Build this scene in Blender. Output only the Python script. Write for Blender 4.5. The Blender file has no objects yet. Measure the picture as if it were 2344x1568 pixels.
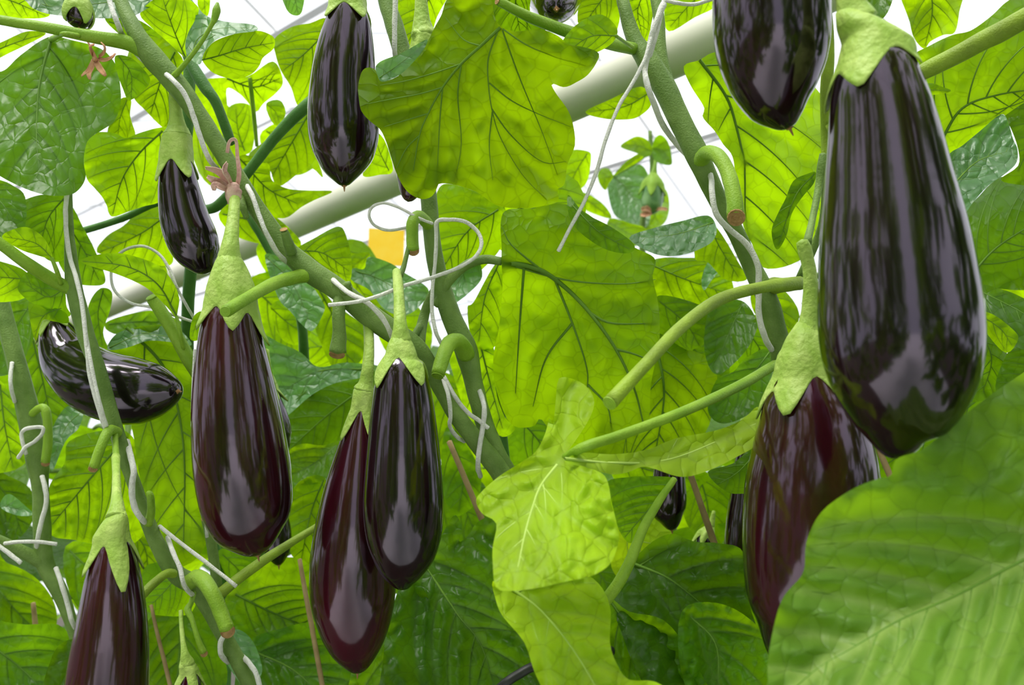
import bpy, math, random
import numpy as np
from mathutils import Vector, noise
from mathutils.geometry import delaunay_2d_cdt

# ------------------------------------------------------------------ camera
W, H, F = 2344.0, 1568.0, 2030.0
CAM = Vector((0.0, 0.0, 1.40))
PITCH = math.radians(12.0)
FWD = Vector((0, math.cos(PITCH), math.sin(PITCH)))
UP = Vector((0, -math.sin(PITCH), math.cos(PITCH)))
RIGHT = Vector((1, 0, 0))
SC = bpy.context.scene
COL = SC.collection
cd = bpy.data.cameras.new('camera')
cam = bpy.data.objects.new('camera', cd)
COL.objects.link(cam)
cam.location = CAM
cam.rotation_euler = (math.pi / 2 + PITCH, 0, 0)
cd.sensor_fit = 'HORIZONTAL'
cd.sensor_width = 36.0
cd.lens = 36.0 * F / W
cd.clip_start = 0.02
cd.dof.use_dof = True
cd.dof.focus_distance = 0.66
cd.dof.aperture_fstop = 10.0
SC.camera = cam

# ------------------------------------------------------------------ light
world = bpy.data.worlds.new('world')
SC.world = world
world.use_nodes = True
wn = world.node_tree.nodes
wl = world.node_tree.links
wn.clear()
wo = wn.new('ShaderNodeOutputWorld')
wb = wn.new('ShaderNodeBackground')
tc = wn.new('ShaderNodeTexCoord')
sx = wn.new('ShaderNodeSeparateXYZ')
rp = wn.new('ShaderNodeValToRGB')          # bright overcast: zenith about twice the horizon
rp.color_ramp.elements[0].position = 0.0
rp.color_ramp.elements[0].color = (0.55, 0.57, 0.62, 1)
rp.color_ramp.elements[1].position = 0.9
rp.color_ramp.elements[1].color = (1.0, 1.0, 1.02, 1)
wl.new(tc.outputs['Generated'], sx.inputs[0])
wl.new(sx.outputs['Z'], rp.inputs[0])
wl.new(rp.outputs[0], wb.inputs['Color'])
wb.inputs['Strength'].default_value = 3.2
wl.new(wb.outputs[0], wo.inputs[0])

sd = bpy.data.lights.new('hazy_sun', 'SUN')
sd.energy = 5.6
sd.angle = math.radians(28)
sd.color = (1.0, 0.97, 0.9)
sun = bpy.data.objects.new('hazy_sun', sd)
COL.objects.link(sun)
sun.rotation_euler = Vector((-0.34, -0.30, 0.89)).to_track_quat('Z', 'Y').to_euler()   # high, from the left and a little behind the viewer

vs = SC.view_settings
vs.view_transform = 'Standard'
vs.look = 'None'
vs.gamma = 1.0
vs.exposure = -0.72
SC.cycles.adaptive_threshold = 0.02
SC.cycles.max_bounces = 6
SC.cycles.diffuse_bounces = 4
SC.cycles.glossy_bounces = 3
SC.cycles.transmission_bounces = 4
SC.cycles.transparent_max_bounces = 6
SC.cycles.caustics_reflective = False
SC.cycles.caustics_refractive = False

rng = random.Random(7)

# ------------------------------------------------------------------ helpers
def P(x, y, d):
    x, y, d = float(x), float(y), float(d)
    return CAM + d * (FWD + ((x - W / 2) / F) * RIGHT - ((y - H / 2) / F) * UP)

def mesh_obj(name, verts, faces, mat, parent=None, loc=None, smooth=True):
    """one mesh object; verts in world space, stored relative to the root's location"""
    me = bpy.data.meshes.new(name)
    off = Vector((0, 0, 0)) if loc is None else loc
    me.from_pydata([(v[0] - off.x, v[1] - off.y, v[2] - off.z) for v in verts], [], faces)
    if mat is not None:
        me.materials.append(mat)
    if smooth:
        me.polygons.foreach_set('use_smooth', [True] * len(me.polygons))
    o = bpy.data.objects.new(name, me)
    COL.objects.link(o)
    if parent is not None:
        o.parent = parent
    elif loc is not None:
        o.location = loc
    return o

def thing(name, label, cat, loc, group=None):
    o = bpy.data.objects.new(name, None)
    o.empty_display_size = 0.02
    COL.objects.link(o)
    o.location = loc
    o['label'] = label
    o['category'] = cat
    if group:
        o['group'] = group
    return o

def catmull(pts, n):
    """pts: list of tuples -> n*(len-1)+1 interpolated rows"""
    a = np.array(pts, float)
    if len(a) < 2:
        return a
    e = np.vstack([2 * a[0] - a[1], a, 2 * a[-1] - a[-2]])
    out = []
    for i in range(1, len(e) - 2):
        p0, p1, p2, p3 = e[i - 1], e[i], e[i + 1], e[i + 2]
        for k in range(n):
            t = k / n
            out.append(0.5 * ((2 * p1) + (-p0 + p2) * t + (2 * p0 - 5 * p1 + 4 * p2 - p3) * t * t
                              + (-p0 + 3 * p1 - 3 * p2 + p3) * t ** 3))
    out.append(a[-1])
    return np.array(out)

def frames(pts):
    """parallel transported frames along a list of Vectors"""
    n = len(pts)
    tang = []
    for i in range(n):
        a = pts[max(0, i - 1)]
        b = pts[min(n - 1, i + 1)]
        t = (b - a)
        tang.append(t.normalized() if t.length > 1e-9 else (tang[-1] if tang else Vector((0, 0, 1))))
    ref = Vector((0, -1, 0))
    if abs(tang[0].dot(ref)) > 0.9:
        ref = Vector((1, 0, 0))
    u = (ref - tang[0] * ref.dot(tang[0])).normalized()
    fr = []
    for i in range(n):
        u = (u - tang[i] * u.dot(tang[i])).normalized()
        fr.append((u.copy(), tang[i].cross(u)))
    return fr, tang

def sweep(pts, rad, seg=10, cap=True, wob=0.0, seed=0.0):
    fr, tg = frames(pts)
    vs_, fs = [], []
    n = len(pts)
    for i in range(n):
        u, v = fr[i]
        for k in range(seg):
            a = 2 * math.pi * k / seg
            r = rad[i]
            if wob:
                r *= 1 + wob * noise.noise(Vector((math.cos(a) * 1.3 + seed, math.sin(a) * 1.3, i * 0.35 + seed)))
            vs_.append(pts[i] + (u * math.cos(a) + v * math.sin(a)) * r)
    for i in range(n - 1):
        for k in range(seg):
            k2 = (k + 1) % seg
            fs.append((i * seg + k, i * seg + k2, (i + 1) * seg + k2, (i + 1) * seg + k))
    if cap:
        c0 = len(vs_)
        vs_.append(pts[0] - tg[0] * rad[0] * 0.35)
        vs_.append(pts[-1] + tg[-1] * rad[-1] * 0.35)
        for k in range(seg):
            k2 = (k + 1) % seg
            fs.append((c0, k2, k))
            fs.append((c0 + 1, (n - 1) * seg + k, (n - 1) * seg + k2))
    return vs_, fs

def px_path(rows, n=6):
    """rows (x, y, d, r_px) -> world points and radii in metres"""
    c = catmull(rows, n)
    pts = [P(q[0], q[1], q[2]) for q in c]
    rad = [float(max(0.0003, q[3] * q[2] / F)) for q in c]
    return pts, rad

def tube(name, rows, mat, parent=None, loc=None, seg=10, n=6, wob=0.06, down=None):
    pts, rad = px_path(rows, n)
    if down is not None:                     # carry a stem on to the floor
        e = pts[-1]
        last = (pts[-1] - pts[-3]).normalized()
        for k in range(1, 9):
            t = k / 8
            pts.append(Vector((e.x + last.x * 0.1 * math.sin(t * 1.5), e.y + last.y * 0.1 * math.sin(t * 1.5), e.z * (1 - t) - 0.0 * t)))
            rad.append(rad[-1])
    v, f = sweep(pts, rad, seg, True, wob, rng.random() * 50)
    return mesh_obj(name, v, f, mat, parent, loc)

# ------------------------------------------------------------------ materials
def new_mat(name):
    m = bpy.data.materials.new(name)
    m.use_nodes = True
    nt = m.node_tree
    nt.nodes.clear()
    return m, nt.nodes, nt.links

def principled(name, col, col2=None, rough=0.5, spec=0.5, scale=30, bump=0.0, bscale=200, sss=0.0, coat=0.0):
    m, n, l = new_mat(name)
    o = n.new('ShaderNodeOutputMaterial')
    b = n.new('ShaderNodeBsdfPrincipled')
    b.inputs['Roughness'].default_value = rough
    b.inputs['Specular IOR Level'].default_value = spec
    b.inputs['Coat Weight'].default_value = coat
    t = n.new('ShaderNodeTexCoord')
    nz = n.new('ShaderNodeTexNoise')
    nz.inputs['Scale'].default_value = scale
    nz.inputs['Detail'].default_value = 4
    l.new(t.outputs['Object'], nz.inputs['Vector'])
    r = n.new('ShaderNodeValToRGB')
    r.color_ramp.elements[0].position = 0.35
    r.color_ramp.elements[1].position = 0.68
    r.color_ramp.elements[0].color = (*col, 1)
    r.color_ramp.elements[1].color = (*(col2 or col), 1)
    l.new(nz.outputs['Fac'], r.inputs[0])
    l.new(r.outputs[0], b.inputs['Base Color'])
    if bump:
        n2 = n.new('ShaderNodeTexNoise')
        n2.inputs['Scale'].default_value = bscale
        n2.inputs['Detail'].default_value = 3
        l.new(t.outputs['Object'], n2.inputs['Vector'])
        bp = n.new('ShaderNodeBump')
        bp.inputs['Strength'].default_value = bump
        bp.inputs['Distance'].default_value = 0.002
        l.new(n2.outputs['Fac'], bp.inputs['Height'])
        l.new(bp.outputs[0], b.inputs['Normal'])
    l.new(b.outputs[0], o.inputs[0])
    return m

def leaf_mat(name, top, under, trans, vein, tfac=0.5, rough=0.36, spec=0.45, bump=0.5, vmix=0.45):
    """thin blade: glossier upper side, paler underside, light coming through"""
    m, n, l = new_mat(name)
    o = n.new('ShaderNodeOutputMaterial')
    geo = n.new('ShaderNodeNewGeometry')
    uv = n.new('ShaderNodeUVMap')
    uv.uv_map = 'UVMap'
    at = n.new('ShaderNodeAttribute')
    at.attribute_name = 'vein'
    oi = n.new('ShaderNodeObjectInfo')
    nz = n.new('ShaderNodeTexNoise')
    nz.inputs['Scale'].default_value = 22
    nz.inputs['Detail'].default_value = 5
    l.new(uv.outputs[0], nz.inputs['Vector'])
    # blade tone varies a little over the sheet and from leaf to leaf
    ad = n.new('ShaderNodeMath'); ad.operation = 'MULTIPLY_ADD'
    l.new(oi.outputs['Random'], ad.inputs[0]); ad.inputs[1].default_value = 0.5; ad.inputs[2].default_value = -0.25
    sm = n.new('ShaderNodeMath'); sm.operation = 'ADD'
    l.new(nz.outputs['Fac'], sm.inputs[0]); l.new(ad.outputs[0], sm.inputs[1])
    rmp = n.new('ShaderNodeMapRange')
    rmp.inputs[1].default_value = 0.25; rmp.inputs[2].default_value = 0.75
    rmp.inputs[3].default_value = 0.78; rmp.inputs[4].default_value = 1.2
    l.new(sm.outputs[0], rmp.inputs[0])
    side = n.new('ShaderNodeMix'); side.data_type = 'RGBA'
    side.inputs[6].default_value = (*top, 1); side.inputs[7].default_value = (*under, 1)
    l.new(geo.outputs['Backfacing'], side.inputs[0])
    vm = n.new('ShaderNodeMix'); vm.data_type = 'RGBA'
    l.new(side.outputs[2], vm.inputs[6]); vm.inputs[7].default_value = (*vein, 1)
    vf = n.new('ShaderNodeMath'); vf.operation = 'MULTIPLY'; vf.inputs[1].default_value = vmix
    l.new(at.outputs['Fac'], vf.inputs[0]); l.new(vf.outputs[0], vm.inputs[0])
    sc_ = n.new('ShaderNodeVectorMath'); sc_.operation = 'SCALE'
    l.new(vm.outputs[2], sc_.inputs[0]); l.new(rmp.outputs[0], sc_.inputs['Scale'])
    # fine network of veins between the side veins
    vo = n.new('ShaderNodeTexVoronoi'); vo.feature = 'DISTANCE_TO_EDGE'
    vo.inputs['Scale'].default_value = 85
    wz = n.new('ShaderNodeTexNoise'); wz.inputs['Scale'].default_value = 40
    l.new(uv.outputs[0], wz.inputs['Vector'])
    wm = n.new('ShaderNodeMix'); wm.data_type = 'VECTOR'; wm.inputs[0].default_value = 0.012
    l.new(uv.outputs[0], wm.inputs[4]); l.new(wz.outputs['Color'], wm.inputs[5])
    l.new(wm.outputs[1], vo.inputs['Vector'])
    vr = n.new('ShaderNodeMapRange'); vr.inputs[1].default_value = 0.0; vr.inputs[2].default_value = 0.07
    l.new(vo.outputs['Distance'], vr.inputs[0])
    v2 = n.new('ShaderNodeTexNoise'); v2.inputs['Scale'].default_value = 260; v2.inputs['Detail'].default_value = 1
    l.new(uv.outputs[0], v2.inputs['Vector'])
    hs = n.new('ShaderNodeMath'); hs.operation = 'MULTIPLY_ADD'; hs.inputs[1].default_value = 0.12
    l.new(v2.outputs['Fac'], hs.inputs[0])
    pw = n.new('ShaderNodeMath'); pw.operation = 'POWER'; pw.inputs[1].default_value = 0.6
    l.new(vo.outputs['Distance'], pw.inputs[0]); l.new(pw.outputs[0], hs.inputs[2])
    bp = n.new('ShaderNodeBump'); bp.inputs['Strength'].default_value = bump; bp.inputs['Distance'].default_value = 0.0026
    l.new(hs.outputs[0], bp.inputs['Height'])
    pb = n.new('ShaderNodeBsdfPrincipled')
    pb.inputs['Roughness'].default_value = rough
    rr = n.new('ShaderNodeMapRange'); rr.inputs[3].default_value = spec; rr.inputs[4].default_value = spec * 0.45
    l.new(geo.outputs['Backfacing'], rr.inputs[0]); l.new(rr.outputs[0], pb.inputs['Specular IOR Level'])
    l.new(sc_.outputs[0], pb.inputs['Base Color']); l.new(bp.outputs[0], pb.inputs['Normal'])
    tr = n.new('ShaderNodeBsdfTranslucent')
    td = n.new('ShaderNodeMath'); td.operation = 'MULTIPLY_ADD'; td.inputs[1].default_value = -0.30; td.inputs[2].default_value = 1.0
    l.new(at.outputs['Fac'], td.inputs[0])
    tn = n.new('ShaderNodeMapRange'); tn.inputs[1].default_value = 0; tn.inputs[2].default_value = 1
    tn.inputs[3].default_value = 0.82; tn.inputs[4].default_value = 1.0
    l.new(vr.outputs[0], tn.inputs[0])
    t1 = n.new('ShaderNodeMath'); t1.operation = 'MULTIPLY'
    l.new(td.outputs[0], t1.inputs[0]); l.new(tn.outputs[0], t1.inputs[1])
    t2 = n.new('ShaderNodeMath'); t2.operation = 'MULTIPLY'
    l.new(t1.outputs[0], t2.inputs[0]); l.new(rmp.outputs[0], t2.inputs[1])
    tcx = n.new('ShaderNodeVectorMath'); tcx.operation = 'SCALE'; tcx.inputs[0].default_value = trans
    l.new(t2.outputs[0], tcx.inputs['Scale'])
    l.new(tcx.outputs[0], tr.inputs['Color'])
    mx = n.new('ShaderNodeMixShader'); mx.inputs[0].default_value = tfac
    l.new(pb.outputs[0], mx.inputs[1]); l.new(tr.outputs[0], mx.inputs[2])
    l.new(mx.outputs[0], o.inputs[0])
    return m

def fruit_mat(name, dark, red, spec_ior=1.75, redness=0.5):
    m, n, l = new_mat(name)
    o = n.new('ShaderNodeOutputMaterial')
    b = n.new('ShaderNodeBsdfPrincipled')
    t = n.new('ShaderNodeTexCoord')
    mp = n.new('ShaderNodeMapping'); mp.inputs['Scale'].default_value = (22, 22, 5)
    nz = n.new('ShaderNodeTexNoise'); nz.inputs['Scale'].default_value = 1.0; nz.inputs['Detail'].default_value = 3
    l.new(t.outputs['Object'], mp.inputs[0]); l.new(mp.outputs[0], nz.inputs['Vector'])
    r = n.new('ShaderNodeValToRGB')
    r.color_ramp.elements[0].position = 0.62 - 0.3 * redness
    r.color_ramp.elements[1].position = 0.9 - 0.3 * redness
    r.color_ramp.elements[0].color = (*dark, 1); r.color_ramp.elements[1].color = (*red, 1)
    l.new(nz.outputs['Fac'], r.inputs[0]); l.new(r.outputs[0], b.inputs['Base Color'])
    b.inputs['Roughness'].default_value = 0.12
    b.inputs['IOR'].default_value = spec_ior
    b.inputs['Specular IOR Level'].default_value = 0.5
    b.inputs['Specular Tint'].default_value = (0.93, 0.80, 1.0, 1)
    n2 = n.new('ShaderNodeTexNoise'); n2.inputs['Scale'].default_value = 60; n2.inputs['Detail'].default_value = 2
    l.new(t.outputs['Object'], n2.inputs['Vector'])
    bp = n.new('ShaderNodeBump'); bp.inputs['Strength'].default_value = 0.08; bp.inputs['Distance'].default_value = 0.002
    l.new(n2.outputs['Fac'], bp.inputs['Height']); l.new(bp.outputs[0], b.inputs['Normal'])
    l.new(b.outputs[0], o.inputs[0])
    return m

M_LEAF = leaf_mat('leaf_blade', (0.065, 0.17, 0.006), (0.10, 0.21, 0.010), (0.52, 0.86, 0.002), (0.18, 0.32, 0.05), 0.52, 0.4, 0.28)
M_LEAFD = leaf_mat('leaf_blade_deep_green', (0.048, 0.13, 0.008), (0.07, 0.16, 0.009), (0.31, 0.60, 0.003), (0.12, 0.25, 0.04), 0.45, 0.36, 0.36)
M_LEAFB = leaf_mat('leaf_blade_sky_sheen', (0.095, 0.235, 0.085), (0.12, 0.25, 0.07), (0.26, 0.60, 0.04), (0.24, 0.42, 0.18), 0.35, 0.42, 1.0, 0.9)  # pale bluish sheen of reflected sky is put into the blade colour
M_LEAFY = leaf_mat('leaf_blade_young_yellow', (0.40, 0.62, 0.02), (0.40, 0.60, 0.03), (0.70, 0.96, 0.006), (0.48, 0.66, 0.12), 0.45, 0.45, 0.22, 0.8)
M_LEAFO = leaf_mat('leaf_blade_olive', (0.075, 0.17, 0.005), (0.105, 0.20, 0.006), (0.43, 0.70, 0.002), (0.13, 0.24, 0.02), 0.52, 0.42, 0.25, 0.9)
M_LEAFG = leaf_mat('leaf_blade_greyish', (0.12, 0.235, 0.03), (0.12, 0.23, 0.02), (0.38, 0.66, 0.006), (0.36, 0.50, 0.12), 0.36, 0.45, 0.34, 0.7, 0.8)
LM = {'o': M_LEAFO, 'g': M_LEAFG, 'n': M_LEAF, 'd': M_LEAFD, 'b': M_LEAFB, 'y': M_LEAFY}
M_VEIN = principled('leaf_vein', (0.11, 0.23, 0.02), (0.16, 0.30, 0.035), 0.5, 0.25)
M_VEINY = principled('young_leaf_vein', (0.42, 0.58, 0.10), (0.5, 0.66, 0.16), 0.5, 0.35)
M_STEM = principled('green_stem', (0.12, 0.21, 0.035), (0.20, 0.31, 0.07), 0.55, 0.35, 60, 0.35, 700)
M_STEMB = principled('branch_bright_green', (0.21, 0.38, 0.02), (0.30, 0.48, 0.04), 0.5, 0.35, 50, 0.3, 700)
M_STEMD = principled('stem_deep_green', (0.06, 0.17, 0.03), (0.10, 0.24, 0.05), 0.55, 0.35, 50, 0.3, 700)
M_STEMR = principled('branch_brownish', (0.20, 0.28, 0.03), (0.32, 0.46, 0.035), 0.5, 0.35, 40, 0.3, 700)
M_CUT = principled('cut_face_tan', (0.50, 0.30, 0.13), (0.28, 0.15, 0.06), 0.8, 0.2, 180, 0.5, 400)
M_CALYX = principled('calyx_green', (0.33, 0.50, 0.07), (0.50, 0.64, 0.16), 0.5, 0.35, 70, 0.7, 260)
M_FRUIT = fruit_mat('eggplant_skin', (0.005, 0.0025, 0.003), (0.020, 0.004, 0.007), 1.76, 0.35)
M_FRUITR = fruit_mat('eggplant_skin_burgundy', (0.010, 0.003, 0.003), (0.060, 0.004, 0.012), 1.76, 0.55)
M_FRUITG = principled('unripe_fruit_green', (0.10, 0.24, 0.07), (0.20, 0.36, 0.12), 0.3, 0.5, 80)
M_SCAR = principled('blossom_scar', (0.45, 0.25, 0.12), (0.25, 0.12, 0.05), 0.8, 0.2, 200)
M_PETAL = principled('dried_petal', (0.58, 0.27, 0.16), (0.70, 0.42, 0.24), 0.75, 0.2, 150, 0.4, 500)
M_PETALP = principled('dried_petal_pink', (0.60, 0.33, 0.30), (0.68, 0.48, 0.38), 0.75, 0.2, 150, 0.4, 500)
M_STRING = principled('white_twine', (0.74, 0.72, 0.68), (0.86, 0.84, 0.81), 0.8, 0.2, 300, 0.6, 900)
M_PIPE = principled('pipe_white_bounce_tint', (0.68, 0.66, 0.54), (0.74, 0.72, 0.61), 0.5, 0.35, 6)  # white paint, with warm light bounced off the leaves tinted in
M_CANE = principled('dry_cane', (0.30, 0.20, 0.10), (0.44, 0.31, 0.16), 0.7, 0.2, 60)
M_HOSE = principled('black_hose', (0.012, 0.012, 0.012), (0.02, 0.02, 0.02), 0.4, 0.5)
M_TRAP = principled('yellow_card', (0.95, 0.60, 0.02), (0.97, 0.66, 0.05), 0.6, 0.3)
M_FLOOR = principled('white_ground_sheet', (0.74, 0.74, 0.73), (0.82, 0.82, 0.81), 0.7, 0.2, 3)
M_BAR = principled('white_glazing_bar', (0.90, 0.90, 0.91), (0.93, 0.93, 0.94), 0.5, 0.3)

mg, n_, l_ = new_mat('roof_glass')
o_ = n_.new('ShaderNodeOutputMaterial'); t_ = n_.new('ShaderNodeBsdfTransparent'); g_ = n_.new('ShaderNodeBsdfGlossy')
t_.inputs[0].default_value = (0.96, 0.98, 0.98, 1); g_.inputs['Roughness'].default_value = 0.1
x_ = n_.new('ShaderNodeMixShader'); x_.inputs[0].default_value = 0.06
l_.new(t_.outputs[0], x_.inputs[1]); l_.new(g_.outputs[0], x_.inputs[2]); l_.new(x_.outputs[0], o_.inputs[0])
M_GLASS = mg

# ------------------------------------------------------------------ the setting: floor and glass roof
M_SOIL = principled('dark_ground_cloth', (0.05, 0.045, 0.035), (0.09, 0.08, 0.06), 0.85, 0.2, 8)
fl = mesh_obj('floor', [(-14, -12, 0), (14, -12, 0), (14, 16, 0), (-14, 16, 0)], [(0, 1, 2, 3)], M_SOIL, smooth=False)
fl['kind'] = 'structure'; fl['label'] = 'dark ground cloth under the crop rows'
pt = mesh_obj('floor_path', [(-2.0, -11.9, 0.0), (2.0, -11.9, 0.0), (2.0, 0.25, 0.0), (-2.0, 0.25, 0.0), (-2.0, -11.9, 0.012), (2.0, -11.9, 0.012), (2.0, 0.25, 0.012), (-2.0, 0.25, 0.012)], [(4, 5, 6, 7), (0, 1, 5, 4), (1, 2, 6, 5), (2, 3, 7, 6), (3, 0, 4, 7)], M_FLOOR, smooth=False)
pt['kind'] = 'structure'; pt['label'] = 'white path sheet in the aisle'

def box_verts(c, sx_, sy_, sz_, rz=0.0):
    ca, sa = math.cos(rz), math.sin(rz)
    out = []
    for dz in (-1, 1):
        for dx, dy in ((-1, -1), (1, -1), (1, 1), (-1, 1)):
            x, y = dx * sx_ / 2, dy * sy_ / 2
            out.append((c[0] + x * ca - y * sa, c[1] + x * sa + y * ca, c[2] + dz * sz_ / 2))
    return out
BOXF = [(0, 3, 2, 1), (4, 5, 6, 7), (0, 1, 5, 4), (1, 2, 6, 5), (2, 3, 7, 6), (3, 0, 4, 7)]

roof = bpy.data.objects.new('ceiling', None); COL.objects.link(roof)
roof['kind'] = 'structure'; roof['label'] = 'glass greenhouse roof with thin white glazing bars'
roof.location = (0, 4, 4.6)
RZ = math.radians(40)
def rpt(u, v, w):                                   # roof axes: u along the ridges, v across
    return Vector((u * -math.sin(math.radians(50)) + v * math.cos(math.radians(50)),
                   4 + u * math.cos(math.radians(50)) + v * math.sin(math.radians(50)), 4.6 + w))
def beam(name, a, b, w, mat, parent, loc):
    pts = [a.lerp(b, k / 2) for k in range(3)]
    v, f = sweep(pts, [w] * 3, 4, True)
    return mesh_obj(name, v, f, mat, parent, loc, smooth=False)
for bay in range(-2, 3):
    v0, v1, v2 = bay * 3.2, bay * 3.2 + 1.6, bay * 3.2 + 3.2
    beam('ridge_bar', rpt(-10, v1, 0.75), rpt(10, v1, 0.75), 0.022, M_BAR, roof, roof.location)
    beam('gutter', rpt(-10, v0, 0), rpt(10, v0, 0), 0.032, M_BAR, roof, roof.location)
    for k in range(-10, 11):
        u = k * 1.0
        beam('glazing_bar', rpt(u, v0, 0), rpt(u, v1, 0.75), 0.011, M_BAR, roof, roof.location)
        beam('glazing_bar', rpt(u, v1, 0.75), rpt(u, v2, 0), 0.011, M_BAR, roof, roof.location)
    for k in range(-4, 4):
        u = k * 2.5
        for (va, wa, vb, wb_) in ((v0, 0, v1, 0.75), (v1, 0.75, v2, 0)):
            q = [rpt(u + 0.01, va, wa), rpt(u + 2.49, va, wa), rpt(u + 2.49, vb, wb_), rpt(u + 0.01, vb, wb_)]
            mesh_obj('pane', q, [(0, 1, 2, 3)], M_GLASS, roof, roof.location, smooth=False)

# ------------------------------------------------------------------ leaf blades
def pts_of(s):
    return [tuple(float(q) for q in p.split(',')) for p in s.split()]

def inside(poly, q):
    poly = np.asarray(poly, float)
    p1 = poly; p2 = np.roll(poly, -1, 0)
    res = np.zeros(len(q), bool)
    for i in range(0, len(q), 2048):
        x = q[i:i + 2048, 0][:, None]; y = q[i:i + 2048, 1][:, None]
        c = (p1[None, :, 1] > y) != (p2[None, :, 1] > y)
        dy = p2[:, 1] - p1[:, 1]
        dy = np.where(np.abs(dy) < 1e-12, 1e-12, dy)
        xi = (p2[:, 0] - p1[:, 0]) / dy * (y - p1[None, :, 1]) + p1[None, :, 0]
        res[i:i + 2048] = ((c & (x < xi)).sum(1) % 2) == 1
    return res

def seg_dist(q, line):
    """distance of points q to a polyline; also the nearest parameter along it and the side"""
    line = np.asarray(line, float)
    a = line[:-1]; ab = line[1:] - a
    m = len(a)
    L2 = (ab ** 2).sum(1) + 1e-12
    best = np.zeros(len(q)); bt = np.zeros(len(q)); sg = np.zeros(len(q))
    for i in range(0, len(q), 2048):
        p = q[i:i + 2048]
        dx = p[:, 0][:, None] - a[None, :, 0]; dy = p[:, 1][:, None] - a[None, :, 1]
        t = np.clip((dx * ab[:, 0] + dy * ab[:, 1]) / L2, 0, 1)
        fx = dx - t * ab[:, 0]; fy = dy - t * ab[:, 1]
        d2 = fx * fx + fy * fy
        j = d2.argmin(1); r = np.arange(len(p))
        best[i:i + 2048] = np.sqrt(d2[r, j]); bt[i:i + 2048] = (j + t[r, j]) / m
        sg[i:i + 2048] = np.sign(ab[j, 0] * fy[r, j] - ab[j, 1] * fx[r, j])
    return best, bt, sg

def closed_smooth(poly, n):
    a = np.array(poly, float)
    N = len(a)
    out = []
    for i in range(N):
        p0, p1, p2, p3 = a[i - 1], a[i], a[(i + 1) % N], a[(i + 2) % N]
        for k in range(n):
            t = k / n
            out.append(0.5 * ((2 * p1) + (-p0 + p2) * t + (2 * p0 - 5 * p1 + 4 * p2 - p3) * t * t + (-p0 + 3 * p1 - 3 * p2 + p3) * t ** 3))
    return np.array(out)

def resample(line, step):
    line = np.asarray(line, float)
    d = np.hypot(*(line[1:] - line[:-1]).T)
    s = np.concatenate([[0], np.cumsum(d)])
    n = max(2, int(s[-1] / step) + 1)
    t = np.linspace(0, s[-1], n)
    return np.stack([np.interp(t, s, line[:, 0]), np.interp(t, s, line[:, 1])], 1)

def side_veins(poly, mid, nside, ang=52, r=None):
    """pinnate side veins from the midrib out to the margin"""
    mid = catmull(mid, 8)
    L = np.hypot(*(mid[1:] - mid[:-1]).T); s = np.concatenate([[0], np.cumsum(L)])
    tot = s[-1]
    out = []
    size = tot
    for sgn in (-1, 1):
        for k in range(nside):
            t = (k + 0.25 + 0.35 * (sgn > 0) + (r.random() - 0.5) * 0.2) / (nside + 0.3)
            q = t * tot
            i = min(len(mid) - 2, int(np.searchsorted(s, q, 'right') - 1))
            fr_ = (q - s[i]) / max(1e-6, L[i])
            p = mid[i] + (mid[i + 1] - mid[i]) * fr_
            dr = mid[min(len(mid) - 1, i + 2)] - mid[max(0, i - 1)]
            a0 = math.atan2(dr[1], dr[0])
            a = a0 + sgn * math.radians(ang + r.uniform(-6, 6) - 10 * t)
            step = size * 0.03
            ln = [p.copy()]
            for _ in range(40):
                p = p + step * np.array([math.cos(a), math.sin(a)])
                a -= sgn * math.radians(1.5)
                if not inside(poly, p[None, :])[0]:
                    break
                ln.append(p.copy())
            if len(ln) >= 4:
                out.append(np.array(ln))
    return out

def sheet(outline, mid, nside, spacing, r, extra=(), smooth_n=4):
    """triangulated blade in 2D: points, faces, vein lines, vein distance"""
    poly = resample(np.vstack([closed_smooth(outline, smooth_n), closed_smooth(outline, smooth_n)[:1]]), spacing)[:-1]
    midl = resample(catmull(mid, 8), spacing * 0.8)
    sv = side_veins(poly, mid, nside, r=r) + [np.array(catmull(e, 6)) for e in extra]
    lo, hi = poly.min(0), poly.max(0)
    g = []
    yy = lo[1]; row = 0
    while yy < hi[1]:
        xx = lo[0] + (spacing / 2 if row % 2 else 0)
        while xx < hi[0]:
            g.append((xx + r.uniform(-.12, .12) * spacing, yy + r.uniform(-.12, .12) * spacing))
            xx += spacing
        yy += spacing * 0.87; row += 1
    g = np.array(g)
    g = g[inside(poly, g)]
    vp = [midl] + [resample(v, spacing * 0.9) for v in sv]
    vp = np.vstack(vp)
    vp = vp[inside(poly, vp)]
    pc = np.vstack([poly, poly[:1]])
    if len(g):
        g = g[seg_dist(g, pc)[0] > spacing * 0.55]
    if len(vp):
        vp = vp[seg_dist(vp, pc)[0] > spacing * 0.45]
    # keep grid points off the vein points
    if len(g) and len(vp):
        keep = np.ones(len(g), bool)
        for i in range(0, len(g), 512):
            dd = np.hypot(g[i:i + 512, None, 0] - vp[None, :, 0], g[i:i + 512, None, 1] - vp[None, :, 1]).min(1)
            keep[i:i + 512] = dd > spacing * 0.5
        g = g[keep]
    allp = np.vstack([poly, g, vp]) if len(vp) else np.vstack([poly, g])
    n = len(poly)
    res = delaunay_2d_cdt([Vector((p[0], p[1])) for p in allp], [], [list(range(n))], 1, 1e-4)
    v2 = np.array([(p.x, p.y) for p in res[0]])
    fs = [tuple(f) for f in res[2]]
    return poly, v2, fs, midl, sv

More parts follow.
